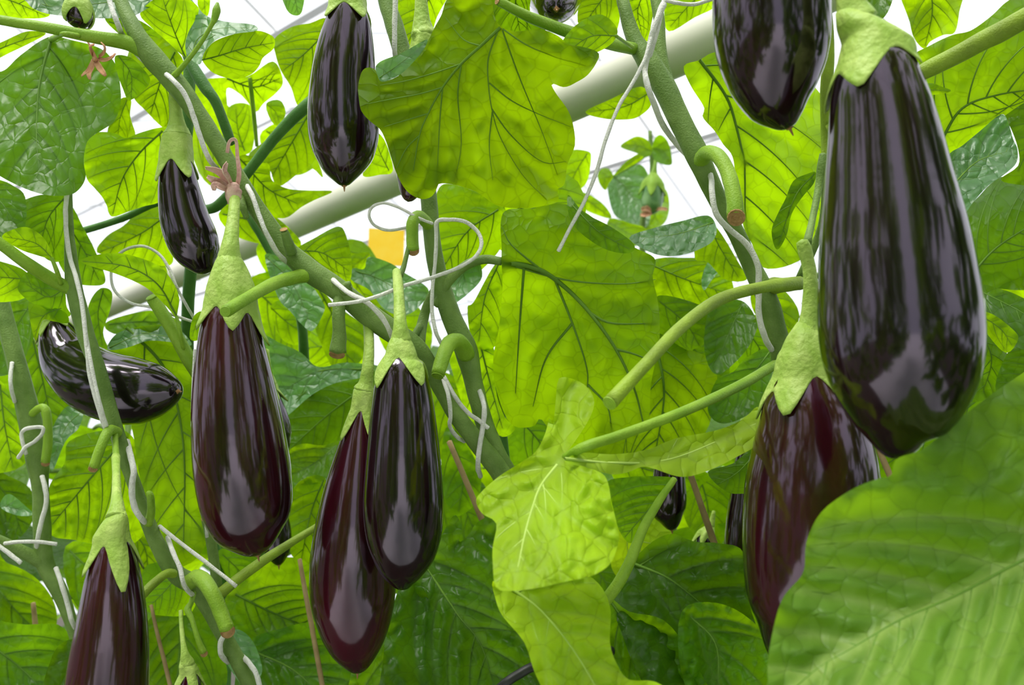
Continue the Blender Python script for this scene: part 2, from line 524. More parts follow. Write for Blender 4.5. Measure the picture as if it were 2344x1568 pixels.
def blade_relief(v2, midl, sv, size):
    dm, tm, sg = seg_dist(v2, midl)
    ds = np.full(len(v2), 1e9)
    for s in sv:
        ds = np.minimum(ds, seg_dist(v2, s)[0])
    wv = size * 0.016
    vein = np.clip(np.exp(-(dm / (wv * 1.1)) ** 2) + 0.7 * np.exp(-(ds / (wv * 0.7)) ** 2), 0, 1)
    w = size * 0.05
    puff = (1 - np.exp(-(np.minimum(dm * 0.8, ds) / w) ** 2))
    return dm, tm, sg, vein, puff

def finish_blade(name, v3, fs, vein, uv, mat, parent, want_dir=None, loc=None):
    if want_dir is not None:
        acc = 0.0
        for f in fs[::max(1, len(fs) // 60)]:
            a, b, c = Vector(v3[f[0]]), Vector(v3[f[1]]), Vector(v3[f[2]])
            acc += (b - a).cross(c - a).dot(want_dir)
        if acc < 0:
            fs = [(f[0], f[2], f[1]) for f in fs]
    o = mesh_obj(name, v3, fs, mat, parent, loc)
    me = o.data
    at = me.attributes.new('vein', 'FLOAT', 'POINT')
    at.data.foreach_set('value', np.asarray(vein, np.float32))
    ul = me.uv_layers.new(name='UVMap')
    li = np.zeros(len(me.loops), np.int32)
    me.loops.foreach_get('vertex_index', li)
    ul.data.foreach_set('uv', np.asarray(uv, np.float32)[li].ravel())
    return o

def leaf(plant, outline, mid, d0, gx=0.0, gy=0.0, face='u', mat='n', cup=0.03, nside=5, puff=1.0,
         petiole=None, extra=(), spacing=None, wave=0.012, bend=0.0, pmat=None, vein_r=4.0, label=None, sm=4):
    """a blade read off the photograph at its own distance and tilt.
    face 'u': its underside is toward us, 't': its upper side.  gx, gy: depth change (m) per 1000 px."""
    outline = pts_of(outline) if isinstance(outline, str) else outline
    r = random.Random(int(sum(3 * q[0] + 7 * q[1] for q in outline)))      # its own shape, whatever is added around it
    mid = pts_of(mid) if isinstance(mid, str) else mid
    extra = [pts_of(e) if isinstance(e, str) else e for e in extra]
    a = np.array(outline)
    ext = (a.max(0) - a.min(0))
    size = float(np.hypot(*ext)) * 0.75
    if spacing is None:
        spacing = min(11.0, max(5.0, size / 55))
    poly, v2, fs, midl, sv = sheet(outline, mid, nside, spacing, r, extra, sm)
    cx, cy = a.mean(0)
    sgn = 1.0 if face == 't' else -1.0
    pc = np.vstack([poly, poly[:1]])
    seed = r.random() * 100
    scale_m = d0 / F
    def depth(q, relief=True):
        dm, tm, sg = seg_dist(q, midl)
        hw = size * 0.4
        d = d0 + gx * (q[:, 0] - cx) / 1000 + gy * (q[:, 1] - cy) / 1000
        d = d - sgn * cup * (dm / hw) ** 2 * (size * scale_m / 0.15) + bend * (tm - 0.4) ** 2 * size * scale_m / 0.15
        wv = np.array([noise.noise(Vector((p[0] / size * 2.2 + seed, p[1] / size * 2.2, seed * 0.3))) for p in q])
        d = d + wave * wv * 1.6 * (size * scale_m / 0.15)
        return d
    dm, tm, sg, vein, pf = blade_relief(v2, midl, sv, size)
    de = seg_dist(v2, pc)[0]
    d = depth(v2)
    tert = np.array([noise.noise(Vector((p[0] / size * 16 + seed, p[1] / size * 16, seed))) for p in v2])
    edge = np.exp(-(de / (size * 0.06)) ** 2)
    ruff = np.array([noise.noise(Vector((p[0] / size * 6 + seed, p[1] / size * 6, seed + 9))) for p in v2]) * edge
    d = d - sgn * puff * size * scale_m * (0.028 * pf + 0.027 * tert * pf) + ruff * 0.05 * size * scale_m
    v3 = [P(v2[i, 0], v2[i, 1], d[i]) for i in range(len(v2))]
    o = finish_blade('leaf', v3, fs, vein, v2 * scale_m, LM[mat], plant['o'], -FWD * sgn, plant['loc'])
    if label:
        o['label'] = label
    # raised veins on the underside
    vv, ff = [], []
    vm = M_VEINY if mat == 'y' else M_VEIN
    r0 = vein_r * min(1.0, size / 350)
    for li, (ln, ra) in enumerate([(midl, r0)] + [(s, r0 * 0.5) for s in sv]):
        ln = resample(ln, max(spacing * 1.6, 12))
        if len(ln) < 2:
            continue
        dd = depth(ln) + sgn * ra * ((1.3 if mat == 'y' else 0.8) if (face == 't' and li) else 0.35) * scale_m
        pts = [P(ln[i, 0], ln[i, 1], dd[i]) for i in range(len(ln))]
        rad = [ra * scale_m * (1 - 0.75 * i / (len(ln) - 1)) for i in range(len(ln))]
        v, f = sweep(pts, rad, 5, False)
        b = len(vv)
        vv += v; ff += [tuple(b + k for k in q) for q in f]
    if vv:
        mesh_obj('vein', vv, ff, vm, o, plant['loc'])
    if petiole:
        rows = [tuple(q) for q in petiole]
        if len(rows[-1]) == 3:                     # last row meets the blade's base
            b = np.array([rows[-1][:2]])
            rows[-1] = (rows[-1][0], rows[-1][1], float(depth(b)[0]), rows[-1][2])
        tube('petiole', rows, pmat or M_STEMB, o, plant['loc'], 8, 6)
    return o

# generic blades for plants further back, shared between leaves
def generic_blade(k):
    r = random.Random(100 + k)
    L = 1.0
    out = []
    n = 22
    lob = r.uniform(0.05, 0.12); ph = r.uniform(0, 1)
    for s in (1, -1):
        ts = range(0, n + 1) if s > 0 else range(n - 1, 0, -1)
        for i in ts:
            t = i / n
            w = 0.36 * math.sin(math.pi * t ** 0.72) ** 0.75 * (1 + lob * math.cos(2 * math.pi * (2.6 * t + ph + 0.1 * s)))
            out.append((t * L * 1.0 + (0 if 0 < i < n else 0), s * w))
    mid = [(0.0, 0), (0.3, 0.01), (0.6, -0.01), (0.97, 0)]
    poly, v2, fs, midl, sv = sheet(out, mid, 5, 0.045, r, (), 1)
    dm, tm, sg, vein, pf = blade_relief(v2, midl, sv, 0.9)
    tert = np.array([noise.noise(Vector((p[0] * 9 + k, p[1] * 9, k))) for p in v2])
    fold = r.uniform(0.1, 0.35); droop = r.uniform(0.25, 0.6)
    wv = np.array([noise.noise(Vector((p[0] * 2.4 + k * 3, p[1] * 2.4, k))) for p in v2])
    z = np.abs(v2[:, 1]) * fold - droop * v2[:, 0] ** 2 * 0.5 + 0.02 * pf + 0.012 * tert + 0.07 * wv
    verts = [(v2[i, 0], v2[i, 1], z[i]) for i in range(len(v2))]
    return verts, fs, vein, v2 * 0.2
GEN = []
for k in range(6):
    gv, gf, gvein, guv = generic_blade(k)
    for mk in ('n', 'd'):
        o = finish_blade('leaf_proto', gv, gf, gvein, guv, LM[mk], None, Vector((0, 0, 1)))
        GEN.append(o.data)
        bpy.data.objects.remove(o)

# ------------------------------------------------------------------ plants
PL = {}
def plant(key, label, x, y):
    loc = Vector((x, y, 0.0))
    o = thing('eggplant_plant', label, 'plant', loc, 'eggplant plants in the crop row')
    PL[key] = {'o': o, 'loc': loc}
    return PL[key]

def gpos(px_, d):                       # a point on the floor below a pixel at a distance
    q = P(px_, 784, d)
    return q.x, q.y

pA = plant('A', 'eggplant plant with thick diagonal stem crossing the left and centre of the picture', *gpos(1330, 0.76))
pB = plant('B', 'eggplant plant with upright stem beside the pair of hanging eggplants', *gpos(1250, 0.80))
pC = plant('C', 'eggplant plant whose stem leans left of the large eggplants at the right', *gpos(1830, 0.70))
pD = plant('D', 'eggplant plant with thin stem crossing the sideways lying eggplant', *gpos(680, 0.74))
pE = plant('E', 'eggplant plant at the left edge with a looped string on its stem', *gpos(230, 0.95))
pF = plant('F', 'eggplant plant behind the largest eggplant with thick branch at upper right', *gpos(2000, 0.80))
pG = plant('G', 'nearest eggplant plant with one big leaf in the bottom right corner', *gpos(2650, 0.52))
pH = plant('H', 'leafy eggplant plant behind the upper left stems, bright with light coming through', *gpos(560, 1.05))
pI = plant('I', 'eggplant plant behind the pair of eggplants with leaves coloured pale by painted sky sheen', *gpos(900, 1.15))
pJ = plant('J', 'eggplant plant filling the bottom centre with broad dark leaves', *gpos(1180, 0.92))
pK = plant('K', 'small distant eggplant plant with unripe striped fruit against the white sky', *gpos(1500, 1.75))

def stem(pl, rows, mat=M_STEM, name='stem', down=None, seg=12, wob=0.08):
    return tube(name, rows, mat, pl['o'], pl['loc'], seg, 6, wob, down)

def cut(pl, part, x, y, d, r, axis_px, mat=M_CUT):
    """flat cut end of a branch: a shallow ringed disc; axis_px = outward direction (x, y, depth) """
    a = P(x, y, d); b = P(x + axis_px[0], y + axis_px[1], d + axis_px[2])
    t = (b - a).normalized()
    u = t.orthogonal().normalized(); v = t.cross(u)
    R = r * d / F
    vv, ff = [], []
    prof = [(0, 0.02), (0.22, 0.03), (0.35, -0.02), (0.6, 0.02), (0.72, -0.03), (0.98, 0.0), (1.04, -0.12)]
    seg = 14
    for (q, h) in prof[1:]:
        for k in range(seg):
            an = 2 * math.pi * k / seg
            vv.append(a + (u * math.cos(an) + v * math.sin(an)) * R * q + t * R * (h + 0.32))
    vv.append(a + t * R * 0.34)
    c = len(vv) - 1
    m = len(prof) - 1
    for k in range(seg):
        k2 = (k + 1) % seg
        ff.append((c, k, k2))
        for j in range(m - 1):
            ff.append((j * seg + k, (j + 1) * seg + k, (j + 1) * seg + k2, j * seg + k2))
    return mesh_obj('cut_face', vv, ff, mat, part, pl['loc'], smooth=False)

# ---- plant A
stem(pA, [(262, -70, .70, 14), (280, 10, .69, 16), (312, 75, .68, 20), (348, 130, .68, 26), (395, 182, .68, 25), (450, 258, .68, 22),
          (500, 335, .68, 20), (545, 410, .68, 20), (600, 495, .68, 21), (655, 570, .68, 23), (710, 620, .68, 27), (780, 668, .68, 25),
          (860, 733, .685, 26), (950, 796, .69, 25), (1002, 872, .70, 21), (1045, 950, .70, 20), (1100, 1022, .70, 22), (1152, 1092, .71, 24),
          (1230, 1230, .73, 24), (1300, 1450, .75, 25)], down=1)
stem(pA, [(-60, 38, .64, 10), (0, 46, .645, 11), (100, 62, .65, 12), (200, 82, .66, 14), (290, 98, .675, 17), (330, 120, .68, 16)], M_STEMB, 'branch')
b = stem(pA, [(720, 626, .68, 18), (680, 634, .67, 16), (630, 648, .645, 15), (570, 680, .61, 14), (518, 712, .585, 15)], M_STEMB, 'branch')
cut(pA, b, 516, 713, .583, 12, (-8, 5, -.01), M_STEMB)
b = stem(pA, [(780, 672, .68, 16), (775, 720, .67, 15), (777, 765, .67, 16), (773, 806, .67, 20)], M_STEM, 'branch_stub')
cut(pA, b, 772, 808, .67, 18, (-3, 20, -.004))
b = stem(pA, [(668, 580, .67, 13), (660, 556, .665, 12), (651, 530, .66, 9)], M_STEM, 'branch_stub')
cut(pA, b, 650, 527, .66, 9, (-6, -20, -.004))
stem(pA, [(395, 178, .675, 8), (420, 150, .67, 6), (455, 105, .665, 5), (484, 58, .66, 5), (492, 40, .66, 8), (496, 22, .66, 9), (498, 6, .66, 3)], M_STEMB, 'flower_stalk')
stem(pA, [(548, 440, .68, 10), (555, 470, .67, 9), (565, 500, .67, 6)], M_STEM, 'branch_stub')
stem(pA, [(790, 665, .675, 16), (798, 652, .67, 10), (802, 650, .67, 5)], M_STEM, 'branch_stub')
# ---- plant B
stem(pB, [(868, -60, .76, 17), (890, 20, .755, 20), (912, 90, .75, 21), (940, 200, .745, 20), (968, 340, .735, 19), (981, 450, .725, 19), (990, 550, .72, 19),
          (1006, 640, .72, 21), (1035, 730, .72, 23), (1066, 800, .72, 26), (1085, 880, .72, 21), (1106, 960, .72, 21), (1136, 1040, .72, 23), (1172, 1110, .73, 24),
          (1235, 1260, .75, 25), (1280, 1450, .78, 25)], down=1)
b = stem(pB, [(1068, 812, .715, 20), (1052, 785, .70, 20), (1030, 785, .685, 18), (1015, 815, .67, 17), (1003, 856, .66, 16)], M_STEMB, 'branch_stub')
cut(pB, b, 1002, 858, .66, 14, (-6, 20, -.004), M_STEMB)
b = stem(pB, [(985, 520, .72, 13), (960, 495, .70, 14), (945, 510, .69, 14), (944, 545, .69, 14), (946, 572, .69, 14)], M_STEMB, 'branch_stub')
cut(pB, b, 946, 573, .69, 13, (2, 20, -.012))
stem(pB, [(1000, 660, .725, 12), (982, 690, .73, 11), (968, 735, .73, 12), (958, 790, .71, 15)], M_STEM, 'branch')
b = stem(pB, [(962, 745, .72, 8), (950, 765, .71, 8), (945, 775, .71, 8)], M_STEM, 'branch_stub')
stem(pB, [(946, 500, .70, 5), (936, 560, .69, 5), (924, 610, .685, 6), (914, 632, .68, 9)], M_STEM, 'fruit_stalk')
# ---- plant C
stem(pC, [(1418, -40, .70, 13), (1430, 20, .69, 15), (1452, 90, .685, 19), (1484, 140, .68, 26), (1520, 200, .675, 27), (1556, 275, .67, 26), (1600, 365, .665, 27),
          (1640, 452, .67, 22), (1688, 540, .675, 20), (1722, 612, .68, 21), (1758, 690, .68, 24), (1782, 780, .685, 24), (1800, 880, .69, 24), (1830, 1100, .70, 24), (1850, 1400, .72, 24)], down=1)
stem(pC, [(1492, -50, .70, 12), (1508, 40, .69, 13), (1512, 120, .685, 15), (1528, 200, .68, 18)], M_STEM, 'branch')
b = stem(pC, [(1450, 112, .68, 14), (1390, 98, .65, 14), (1300, 72, .62, 14), (1210, 38, .595, 12), (1142, 3, .58, 10)], M_STEMB, 'branch')
cut(pC, b, 1140, 2, .58, 9, (-20, -10, -.004))
b = stem(pC, [(1602, 372, .665, 20), (1618, 350, .645, 17), (1645, 358, .63, 17), (1668, 400, .62, 18), (1680, 450, .612, 19), (1684, 494, .608, 20)], M_STEMB, 'branch_stub')
cut(pC, b, 1685, 497, .606, 20, (4, 22, -.018))
b = stem(pC, [(1772, 652, .675, 22), (1830, 648, .63, 16), (1760, 655, .60, 14), (1650, 684, .57, 14), (1560, 748, .54, 15), (1480, 832, .51, 15), (1400, 918, .49, 18)][1:], M_STEMR, 'branch')
cut(pC, b, 1397, 921, .489, 17, (-14, 14, -.004), M_STEMB)
stem(pC, [(1768, 655, .68, 20), (1800, 652, .65, 16), (1832, 648, .63, 16)], M_STEMR, 'branch')
stem(pC, [(1884, 352, .60, 8), (1882, 380, .60, 12), (1874, 430, .60, 9), (1860, 500, .59, 8), (1848, 556, .575, 10)], M_STEM, 'fruit_stalk')
stem(pC, [(1882, 380, .60, 11), (1890, 420, .62, 10), (1880, 520, .65, 9), (1830, 640, .67, 10)], M_STEM, 'branch')
# ---- plant D
stem(pD, [(158, 430, .71, 7), (158, 500, .71, 9), (160, 560, .71, 12), (170, 660, .71, 18), (195, 760, .705, 19), (226, 850, .70, 17), (252, 940, .70, 17), (280, 1030, .70, 16),
          (308, 1110, .70, 15), (336, 1190, .70, 16), (368, 1260, .70, 18), (402, 1312, .70, 21), (442, 1338, .70, 22), (472, 1380, .70, 20), (510, 1450, .70, 18), (548, 1520, .70, 18), (590, 1600, .70, 18)], down=1)
stem(pD, [(-60, 520, .66, 13), (0, 558, .67, 13), (60, 602, .68, 14), (120, 640, .70, 15), (165, 665, .71, 14)], M_STEMB, 'branch')
b = stem(pD, [(268, 990, .695, 13), (250, 986, .68, 12), (232, 1020, .67, 11), (214, 1070, .665, 11)], M_STEMB, 'branch_stub')
cut(pD, b, 213, 1072, .665, 10, (-5, 20, -.008))
stem(pD, [(262, 985, .69, 8), (264, 1015, .68, 7), (266, 1048, .665, 8)], M_STEMB, 'fruit_stalk')
b = stem(pD, [(430, 1335, .695, 18), (456, 1322, .675, 18), (482, 1352, .66, 18), (504, 1400, .655, 17), (520, 1442, .65, 17)], M_STEMB, 'branch_stub')
cut(pD, b, 521, 1444, .65, 16, (6, 16, -.014))
stem(pD, [(412, 1318, .70, 12), (385, 1312, .69, 10), (358, 1330, .68, 10), (325, 1362, .67, 11)], M_STEMR, 'branch')
b = stem(pD, [(445, 1352, .695, 6), (438, 1378, .685, 6), (430, 1396, .68, 8), (440, 1420, .675, 6), (452, 1460, .67, 6), (466, 1494, .67, 8)], M_STEMB, 'branch_stub')
cut(pD, b, 467, 1496, .67, 8, (6, 18, -.01))
stem(pD, [(340, 1200, .69, 10), (346, 1170, .685, 9), (344, 1135, .68, 8), (338, 1125, .68, 4)], M_STEMB, 'branch_stub')
b = stem(pD, [(350, 684, .74, 15), (388, 745, .74, 15), (425, 810, .745, 16), (470, 900, .76, 16), (470, 1050, .77, 14)], M_STEMB, 'branch')
cut(pD, b, 349, 682, .739, 14, (-12, -20, -.004), M_STEMB)
b = stem(pD, [(473, 1190, .74, 12), (482, 1230, .74, 12), (492, 1300, .74, 12), (500, 1360, .74, 12), (520, 1480, .73, 12)], M_STEM, 'branch_stub')
cut(pD, b, 472, 1188, .74, 11, (-3, -20, -.008))
stem(pD, [(760, 1185, .80, 7), (715, 1212, .79, 8), (620, 1272, .765, 11), (555, 1318, .75, 12), (505, 1358, .735, 13)], M_STEMR, 'branch')
# ---- plant E
stem(pE, [(-40, 560, .88, 18), (0, 690, .87, 19), (35, 820, .86, 20), (64, 940, .86, 24), (84, 1040, .86, 26), (92, 1110, .86, 18), (96, 1200, .86, 19), (102, 1285, .86, 20), (135, 1352, .86, 18), (165, 1430, .86, 14), (190, 1520, .86, 14), (215, 1640, .87, 14)], down=1)
stem(pE, [(-50, 1215, .83, 12), (0, 1238, .84, 12), (55, 1264, .85, 14), (108, 1295, .86, 16)], M_STEM, 'branch')
b = stem(pE, [(70, 950, .855, 8), (90, 935, .85, 9), (105, 940, .845, 9), (110, 1000, .845, 10), (104, 1058, .845, 10)], M_STEMB, 'branch_stub')
cut(pE, b, 104, 1060, .845, 9, (0, 20, -.008))
# ---- plant F
stem(pF, [(2440, -8, .56, 25), (2344, 44, .58, 24), (2250, 94, .60, 22), (2150, 146, .62, 20), (2080, 182, .635, 18), (1990, 230, .65, 18), (1900, 300, .67, 16)], M_STEMR, 'branch')
stem(pF, [(1882, -60, .63, 12), (1890, 20, .635, 13), (1896, 110, .64, 14), (1892, 220, .66, 14), (1896, 320, .68, 16), (1900, 500, .69, 16), (1940, 900, .72, 18), (1980, 1300, .76, 20)], M_STEMR, down=1)
# ---- plant H and I, G, J, K stems
stem(pH, [(178, 532, .92, 8), (280, 500, .91, 8), (372, 462, .90, 9), (470, 480, .89, 11), (512, 458, .88, 12), (565, 398, .87, 12), (635, 308, .86, 13), (702, 243, .85, 15), (760, 205, .84, 16)], M_STEMD, 'branch')
stem(pH, [(415, 95, .80, 8), (440, 150, .795, 13), (470, 200, .79, 14), (496, 238, .79, 12), (530, 330, .80, 11)], M_STEMD, 'branch')
stem(pH, [(438, 90, .82, 12), (434, 170, .82, 14), (430, 260, .82, 14), (428, 350, .83, 13), (440, 560, .86, 14), (430, 720, .90, 14), (440, 1000, .98, 14), (520, 1400, 1.02, 14)], M_STEMD, down=1)
stem(pI, [(560, 470, .98, 10), (680, 700, 1.0, 10), (700, 860, 1.05, 12), (740, 1000, 1.1, 12), (800, 1300, 1.13, 12)], M_STEMD, down=1)
stem(pJ, [(1140, 880, .86, 12), (1150, 1000, .88, 12), (1160, 1150, .90, 14), (1175, 1500, .92, 14)], M_STEMD, down=1)
stem(pJ, [(1545, 1095, .74, 7), (1510, 1145, .74, 9), (1470, 1215, .74, 11), (1440, 1290, .74, 13), (1398, 1360, .75, 14), (1330, 1430, .79, 14), (1200, 1500, .90, 14)], M_STEMB, 'branch')
stem(pK, [(1488, 300, 1.75, 5), (1492, 400, 1.75, 6), (1470, 520, 1.76, 7), (1480, 700, 1.78, 8), (1500, 900, 1.78, 8)], M_STEM, down=1)
stem(pG, [(2470, 1150, .50, 16), (2520, 1120, .51, 18), (2580, 1180, .52, 20), (2640, 1500, .52, 22)], M_STEM, down=1)

# ------------------------------------------------------------------ leaves of those plants
# top left
leaf(pA, '-70,150 0,165 45,128 110,85 165,92 232,112 266,150 275,195 276,236 262,277 235,297 204,318 194,345 192,375 196,405 184,430 160,446 110,447 58,432 0,403 -60,360 -90,250',
     '118,88 100,150 89,205 84,285 86,350 96,430', .715, 0.05, -0.16, 't', 'd', -0.02, 5, 1.2, petiole=[(180, 82, .655, 6), (145, 78, .645, 6), (118, 90, 7)])
leaf(pA, '-60,-40 70,-40 112,22 104,40 40,42 -60,34', '-60,-20 20,0 104,36', .74, 0, .25, 'u', 'n')
leaf(pH, '-40,110 0,98 60,72 106,76 70,98 20,122 -40,150', '-40,128 40,96 104,77', .78, 0, .2, 'u', 'n', nside=3)
leaf(pA, '50,-40 62,5 90,26 140,36 235,42 300,38 336,20 378,-2 380,-40', '370,-20 250,5 130,16 70,0', .72, 0.05, -.25, 't', 'b', 0.02)
leaf(pA, '320,32 350,0 385,-14 424,-6 452,14 454,32 443,73 427,112 424,132 385,97 350,66', '424,130 402,80 380,20 372,-8', .735, 0, .25, 'u', 'n', .02, 4)
leaf(pH, '240,40 300,40 345,62 370,90 350,84 310,100 270,76', '250,50 300,66 360,86', .80, 0, .2, 'u', 'd', nside=3)
leaf(pH, '418,-30 452,16 476,38 520,50 578,56 588,70 534,78 494,92 468,120 457,148 430,128 424,100 432,72 448,38 430,5', '440,130 452,90 500,66 584,64', .735, 0, -.3, 't', 'b', .01, 4)
leaf(pH, '462,132 476,108 496,92 535,78 588,70 620,80 629,92 626,112 602,132 594,150 578,168 549,180 518,178 490,168 472,152', '460,138 500,128 560,110 626,98', .745, 0, .28, 'u', 'n', .015, 5)
leaf(pH, '312,80 353,68 416,130 422,180 412,230 392,296 370,290 332,252 304,220 288,150', '400,120 370,180 345,260', .86, 0, .25, 'u', 'n')
leaf(pA, '264,128 300,132 330,160 344,184 330,206 296,230 282,205 268,165', '272,130 300,170 300,226', .73, 0, .2, 'u', 'd', .02, 4)
leaf(pH, '246,302 262,262 276,226 300,228 298,266 310,312 276,316', '290,230 275,270 270,312', .84, 0, .2, 'u', 'n', nside=3)
leaf(pH, '195,335 213,306 240,302 266,306 288,316 320,304 366,292 390,298 384,380 372,455 330,472 300,482 256,496 244,470 233,450 214,428 200,412 192,380', '372,300 320,350 280,410 258,490', .82, .05, .2, 'u', 'n', .02, 5)
leaf(pH, '222,578 245,540 285,515 320,478 352,468 380,482 394,560 392,606 340,604 290,590', '384,490 330,530 270,560 228,576', .96, 0, .2, 'u', 'n')
leaf(pH, '440,190 500,178 566,175 625,140 648,186 632,213 604,236 586,256 566,233 546,213 519,203 520,260 500,330 470,300 450,240', '520,180 580,200 640,180', .98, 0, .25, 'u', 'n', petiole=[(588, 335, 1.0, 4), (582, 270, .99, 5), (572, 178, 5)])
leaf(pH, '627,90 666,62 709,53 748,42 752,90 748,166 740,240 702,244 680,240 666,200 642,160 630,122', '760,60 700,120 650,160', .92, 0, .25, 'u', 'n')
leaf(pH, '610,236 642,230 654,262 634,288 616,268', '612,240 630,255 640,280', .95, 0, .2, 'u', 'n', nside=3)
leaf(pH, '500,330 520,250 560,236 586,260 582,320 572,350 540,352', '560,345 545,300 540,250', 1.08, 0, .2, 'u', 'n', nside=3)
leaf(pH, '546,358 612,372 622,412 660,432 710,436 762,438 720,458 690,474 650,500 600,484 570,440', '550,362 610,430 680,466', .93, 0, .25, 'u', 'n')
leaf(pH, '572,350 640,300 702,256 712,320 740,405 716,386 690,392 636,428 616,386 580,370', '706,262 660,340 622,404', .97, 0, .2, 'u', 'n')
leaf(pH, '500,490 560,440 610,480 660,520 690,560 640,570 600,560 540,540', '510,490 590,510 680,556', 1.02, 0, .25, 'u', 'n')
leaf(pE, '-60,400 0,412 30,425 58,452 54,530 0,560 -60,560', '-50,420 0,460 40,520', .78, 0, -.2, 't', 'd')
leaf(pE, '30,476 70,452 112,444 150,446 166,520 160,580 120,600 70,560 40,520', '150,450 110,500 90,570', .80, 0, .2, 'u', 'd')
leaf(pH, '640,-40 695,-40 693,20 680,36 656,22', '660,-40 676,0 682,32', .80, 0, .2, 'u', 'b', nside=4)
leaf(pH, '460,-40 480,-40 480,20 470,40 452,10', '466,-40 468,0 470,34', .84, 0, .2, 'u', 'n', nside=2)
# upper centre: the big lobed leaf seen from below
leaf(pB, '1026,-6 1011,33 996,60 976,100 944,140 913,173 873,186 858,158 832,158 820,195 822,230 828,256 850,280 870,296 884,325 895,360 906,393 922,425 940,445 966,456 988,450 1000,432 1006,420 1040,423 1090,439 1119,459 1149,474 1213,476 1253,469 1279,460 1276,433 1292,423 1299,376 1316,333 1312,286 1299,250 1272,213 1263,191 1292,200 1320,188 1345,172 1366,143 1371,122 1345,110 1300,100 1279,83 1239,67 1179,72 1143,58 1130,30 1122,-6 1075,-20',
     '1146,62 1106,100 1056,146 1013,200 980,260 960,310 946,390', .60, -.04, .14, 'u', 'o', .035, 0, 1.9,
     extra=['1140,70 1118,133 1118,190 1126,250 1146,316 1196,400 1250,456', '1127,256 1120,333 1128,412', '1150,70 1190,180 1240,300 1276,400', '1150,66 1220,110 1340,150', '1100,105 1060,90 1020,40', '1056,146 1000,165 930,185 870,195', '1013,200 960,215 890,228 830,240', '980,260 930,275 880,290', '960,310 930,340 908,385', '1056,146 1048,220 1056,330 1040,415', '1013,200 1006,290 1000,420', '1126,250 1170,310 1240,370 1296,370', '1120,190 1170,230 1230,260 1305,290'],
     spacing=8, wave=.018, sm=3)
leaf(pB, '860,152 876,138 914,124 950,104 978,90 972,110 950,138 914,172 875,187 864,172', '868,178 910,150 974,100', .580, -.05, 0, 't', 'b', .005, 3, .5)
leaf(pC, '1285,98 1312,63 1350,38 1379,34 1404,52 1414,74 1400,100 1366,120 1329,128 1296,132 1286,115', '1412,82 1350,84 1290,126', .60, .05, .1, 'u', 'n', .02, 4, petiole=[(1448, 108, .66, 5), (1430, 96, .63, 4), (1410, 82, 4)])
leaf(pC, '1080,-40 1206,-40 1214,33 1250,63 1230,78 1180,80 1132,50 1110,10', '1190,-40 1180,10 1190,70', .64, 0, .2, 'u', 'd')
leaf(pF, '1322,50 1340,-30 1400,-40 1420,30 1400,90 1360,70', '1400,-30 1370,10 1340,50', .80, 0, .2, 'u', 'n')
leaf(pC, '1400,-40 1500,-40 1490,60 1482,96 1440,60 1412,20', '1490,-40 1460,20 1470,80', .80, 0, .25, 'u', 'n')
leaf(pC, '1340,256 1396,228 1468,198 1492,236 1464,266 1432,274 1379,271', '1484,214 1430,244 1350,256', .92, 0, .25, 'u', 'n', nside=4)
leaf(pC, '1526,-40 1650,-40 1644,10 1590,40 1530,72 1520,20', '1640,-30 1590,0 1535,60', .82, 0, .2, 'u', 'n')
leaf(pH, '850,300 880,320 900,390 870,400 830,402 846,350', '890,390 870,350 856,306', .85, 0, .2, 'u', 'n', nside=3)
leaf(pH, '900,-40 1030,-40 1000,40 980,100 930,140 900,110', '1000,-40 960,40 920,130', .86, 0, .25, 'u', 'n')
leaf(pI, '1000,440 1040,422 1150,470 1156,540 1130,590 1070,640 1010,640 996,540', '1140,480 1070,530 1010,620', .88, 0, .25, 'u', 'n')
leaf(pK, '1296,352 1346,346 1353,366 1344,416 1320,438 1290,446', '1344,352 1320,390 1298,436', 1.2, 0, .2, 'u', 'n', nside=3)
leaf(pH, '440,225 520,240 566,320 545,400 480,425 436,340', '450,230 500,310 530,396', 1.18, 0, .25, 'u', 'n')
leaf(pH, '600,300 690,270 730,360 690,400 640,390 606,350', '610,300 660,340 690,396', 1.22, 0, .25, 'u', 'n')
leaf(pH, '240,560 300,540 370,590 380,640 320,640 260,610', '250,562 310,590 370,630', 1.2, 0, .25, 'u', 'n')
leaf(pH, '590,560 660,540 720,600 700,660 640,650 600,610', '600,562 650,600 696,650', 1.2, 0, .25, 'u', 'n')
leaf(pI, '1120,440 1300,400 1340,500 1260,570 1140,570', '1130,450 1220,490 1300,540', .92, 0, .25, 'u', 'n')
leaf(pC, '1550,770 1640,765 1670,860 1610,890 1545,850', '1560,775 1610,820 1640,870', .97, 0, .1, 'u', 'd')
leaf(pC, '1690,740 1760,725 1800,820 1750,870 1690,830', '1700,745 1740,800 1760,860', .95, 0, .1, 'u', 'd')
leaf(pI, '556,650 640,622 704,700 694,800 620,812 576,730', '570,650 640,720 670,800', 1.22, 0, .2, 'u', 'n')
leaf(pI, '736,566 830,552 880,640 860,706 780,694 740,630', '746,570 800,630 850,700', 1.28, 0, .2, 'u', 'n')
leaf(pI, '660,756 756,724 836,786 812,850 700,846', '830,790 760,790 680,800', 1.30, 0, .2, 'u', 'n')
leaf(pI, '860,700 940,690 990,760 960,840 880,800', '870,704 920,750 956,830', 1.26, 0, .2, 'u', 'n')
